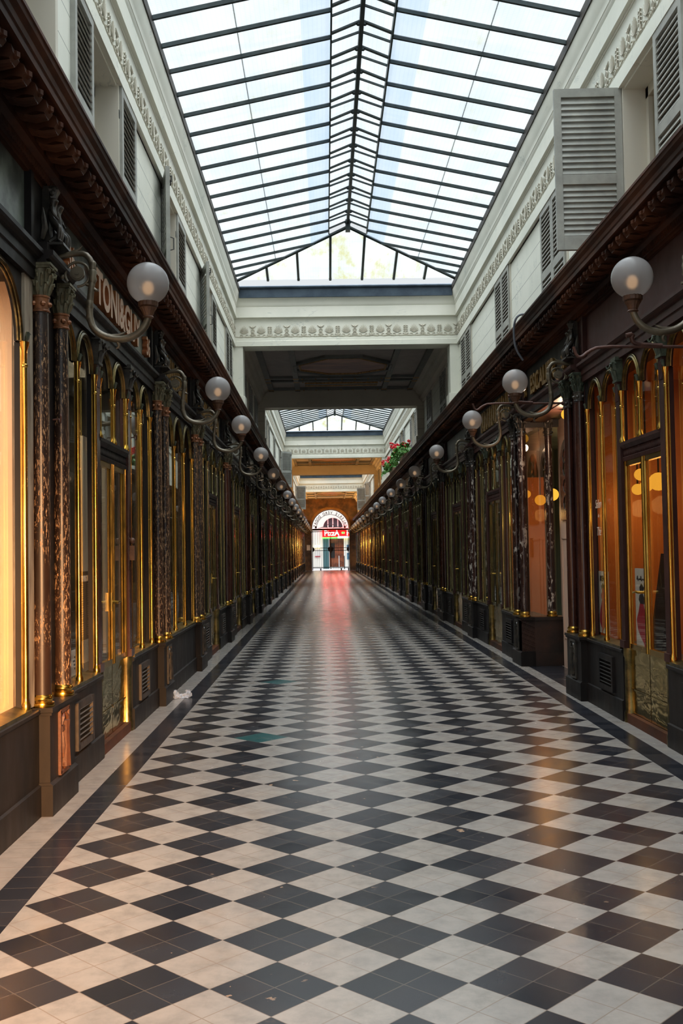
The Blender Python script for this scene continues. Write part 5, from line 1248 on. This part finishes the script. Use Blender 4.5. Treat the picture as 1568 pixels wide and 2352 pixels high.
# ------------------------------------------------------------------ small iron things
def sign_bracket(y, z, reach, label):
    t = thing('iron_sign_bracket', at(1, 1.95, y, z), 0, label, 'bracket')
    MB().tube(smooth_path([(0, 0, 0), (-reach*.5, 0, .005), (-reach+.12, 0, .01), (-reach+.05, 0, -.02), (-reach+.01, 0, -.055), (-reach-.02, 0, -.05), (-reach-.04, 0, .01)], 1), .010, 8).obj('rod', MT['iron'], t)
    MB().tube(smooth_path([(-reach*.36, 0, .01), (-reach*.56, 0, .02), (-reach*.60, 0, .05), (-reach*.58, 0, .085), (-reach*.64, 0, .075)], 1), .014, 8).obj('hook', MT['iron'], t)
sign_bracket(6.22, 2.64, .79, 'rusty iron bracket ending in a hook under the nearest right globe')
sign_bracket(10.0, 2.84, .86, 'thin rusty bracket beside the second right globe, over the stair entrance')
for q, (y, z) in enumerate(((5.86, 2.20), (8.48, 2.39))):
    h = MB().tube([(0, 0, 0), (-.035, 0, .004), (-.045, .02, -.022), (-.055, .045, -.02), (-.06, .055, .012), (-.055, .045, .025)], .005, 6).obj('iron_hook', MT['iron'], None); h.location = at(-1, 1.955 if q == 0 else 2.005, y, z); h.rotation_euler = (0, 0, pi); tag(h, ('small iron hook on the nearest left column', 'small iron hook on the far door post of the left salon')[q], 'hook')
lk = MB(); lk.ball((0, 0, .06), .026, 10); lk.box(-.02, .02, -.018, .018, -.10, .02); o = lk.obj('door_lock', MT['cup'], None); o.location = at(-1, 2.0, 8.48, 1.48); tag(o, 'copper knob and black bolt on the left salon door post', 'lock')
cb_ = MB().tube(smooth_path([(0, 0, .02), (-.12, -.02, .06), (-.20, -.02, .02), (-.215, .05, -.10), (-.19, .10, -.30), (-.10, .14, -.42)], 2), .012, 6).obj('grey_cable', plain('cable_grey', (.12, .13, .15), .5), None); cb_.location = at(1, 1.88, 11.0, 3.90); tag(cb_, 'grey cable hanging over the right cornice above the stair entrance', 'cable')

# crumpled clear plastic bag by the left pedestal
rr = random.Random(4); bg_ = bmesh.new()
def clump(c, r, n=26):
    m_ = MB(); vs = []
    m_.ball(c, r, 12, (1.2, .8, .75)); return m_
m_ = MB(); m_.ball((-.055, -.02, .035), .05, 14, (.8, 1.1, .85)); m_.ball((.06, .05, .03), .042, 12, (.8, 1, .9)); m_.ball((0, .02, .014), .06, 12, (1.1, .6, .25))
m_.v = [(x+rr.uniform(-.014, .014), y+rr.uniform(-.014, .014), max(.002, z+rr.uniform(-.016, .016))) for x, y, z in m_.v]
k = NT('clear_plastic'); tr = k.n('ShaderNodeBsdfTransparent'); gs = k.bsdf((.62, .70, .80, 1), .12, 0, None, .8); mx = k.n('ShaderNodeMixShader'); mx.inputs[0].default_value = .35; k.l(tr.outputs[0], mx.inputs[1]); k.l(gs, mx.inputs[2])
bo = m_.obj('plastic_bag', k.done(mx.outputs[0]), None, smooth=0); bo.location = (-1.44, 10.24, 0); tag(bo, 'crumpled clear plastic bag on the floor by the second left pedestal', 'bag')
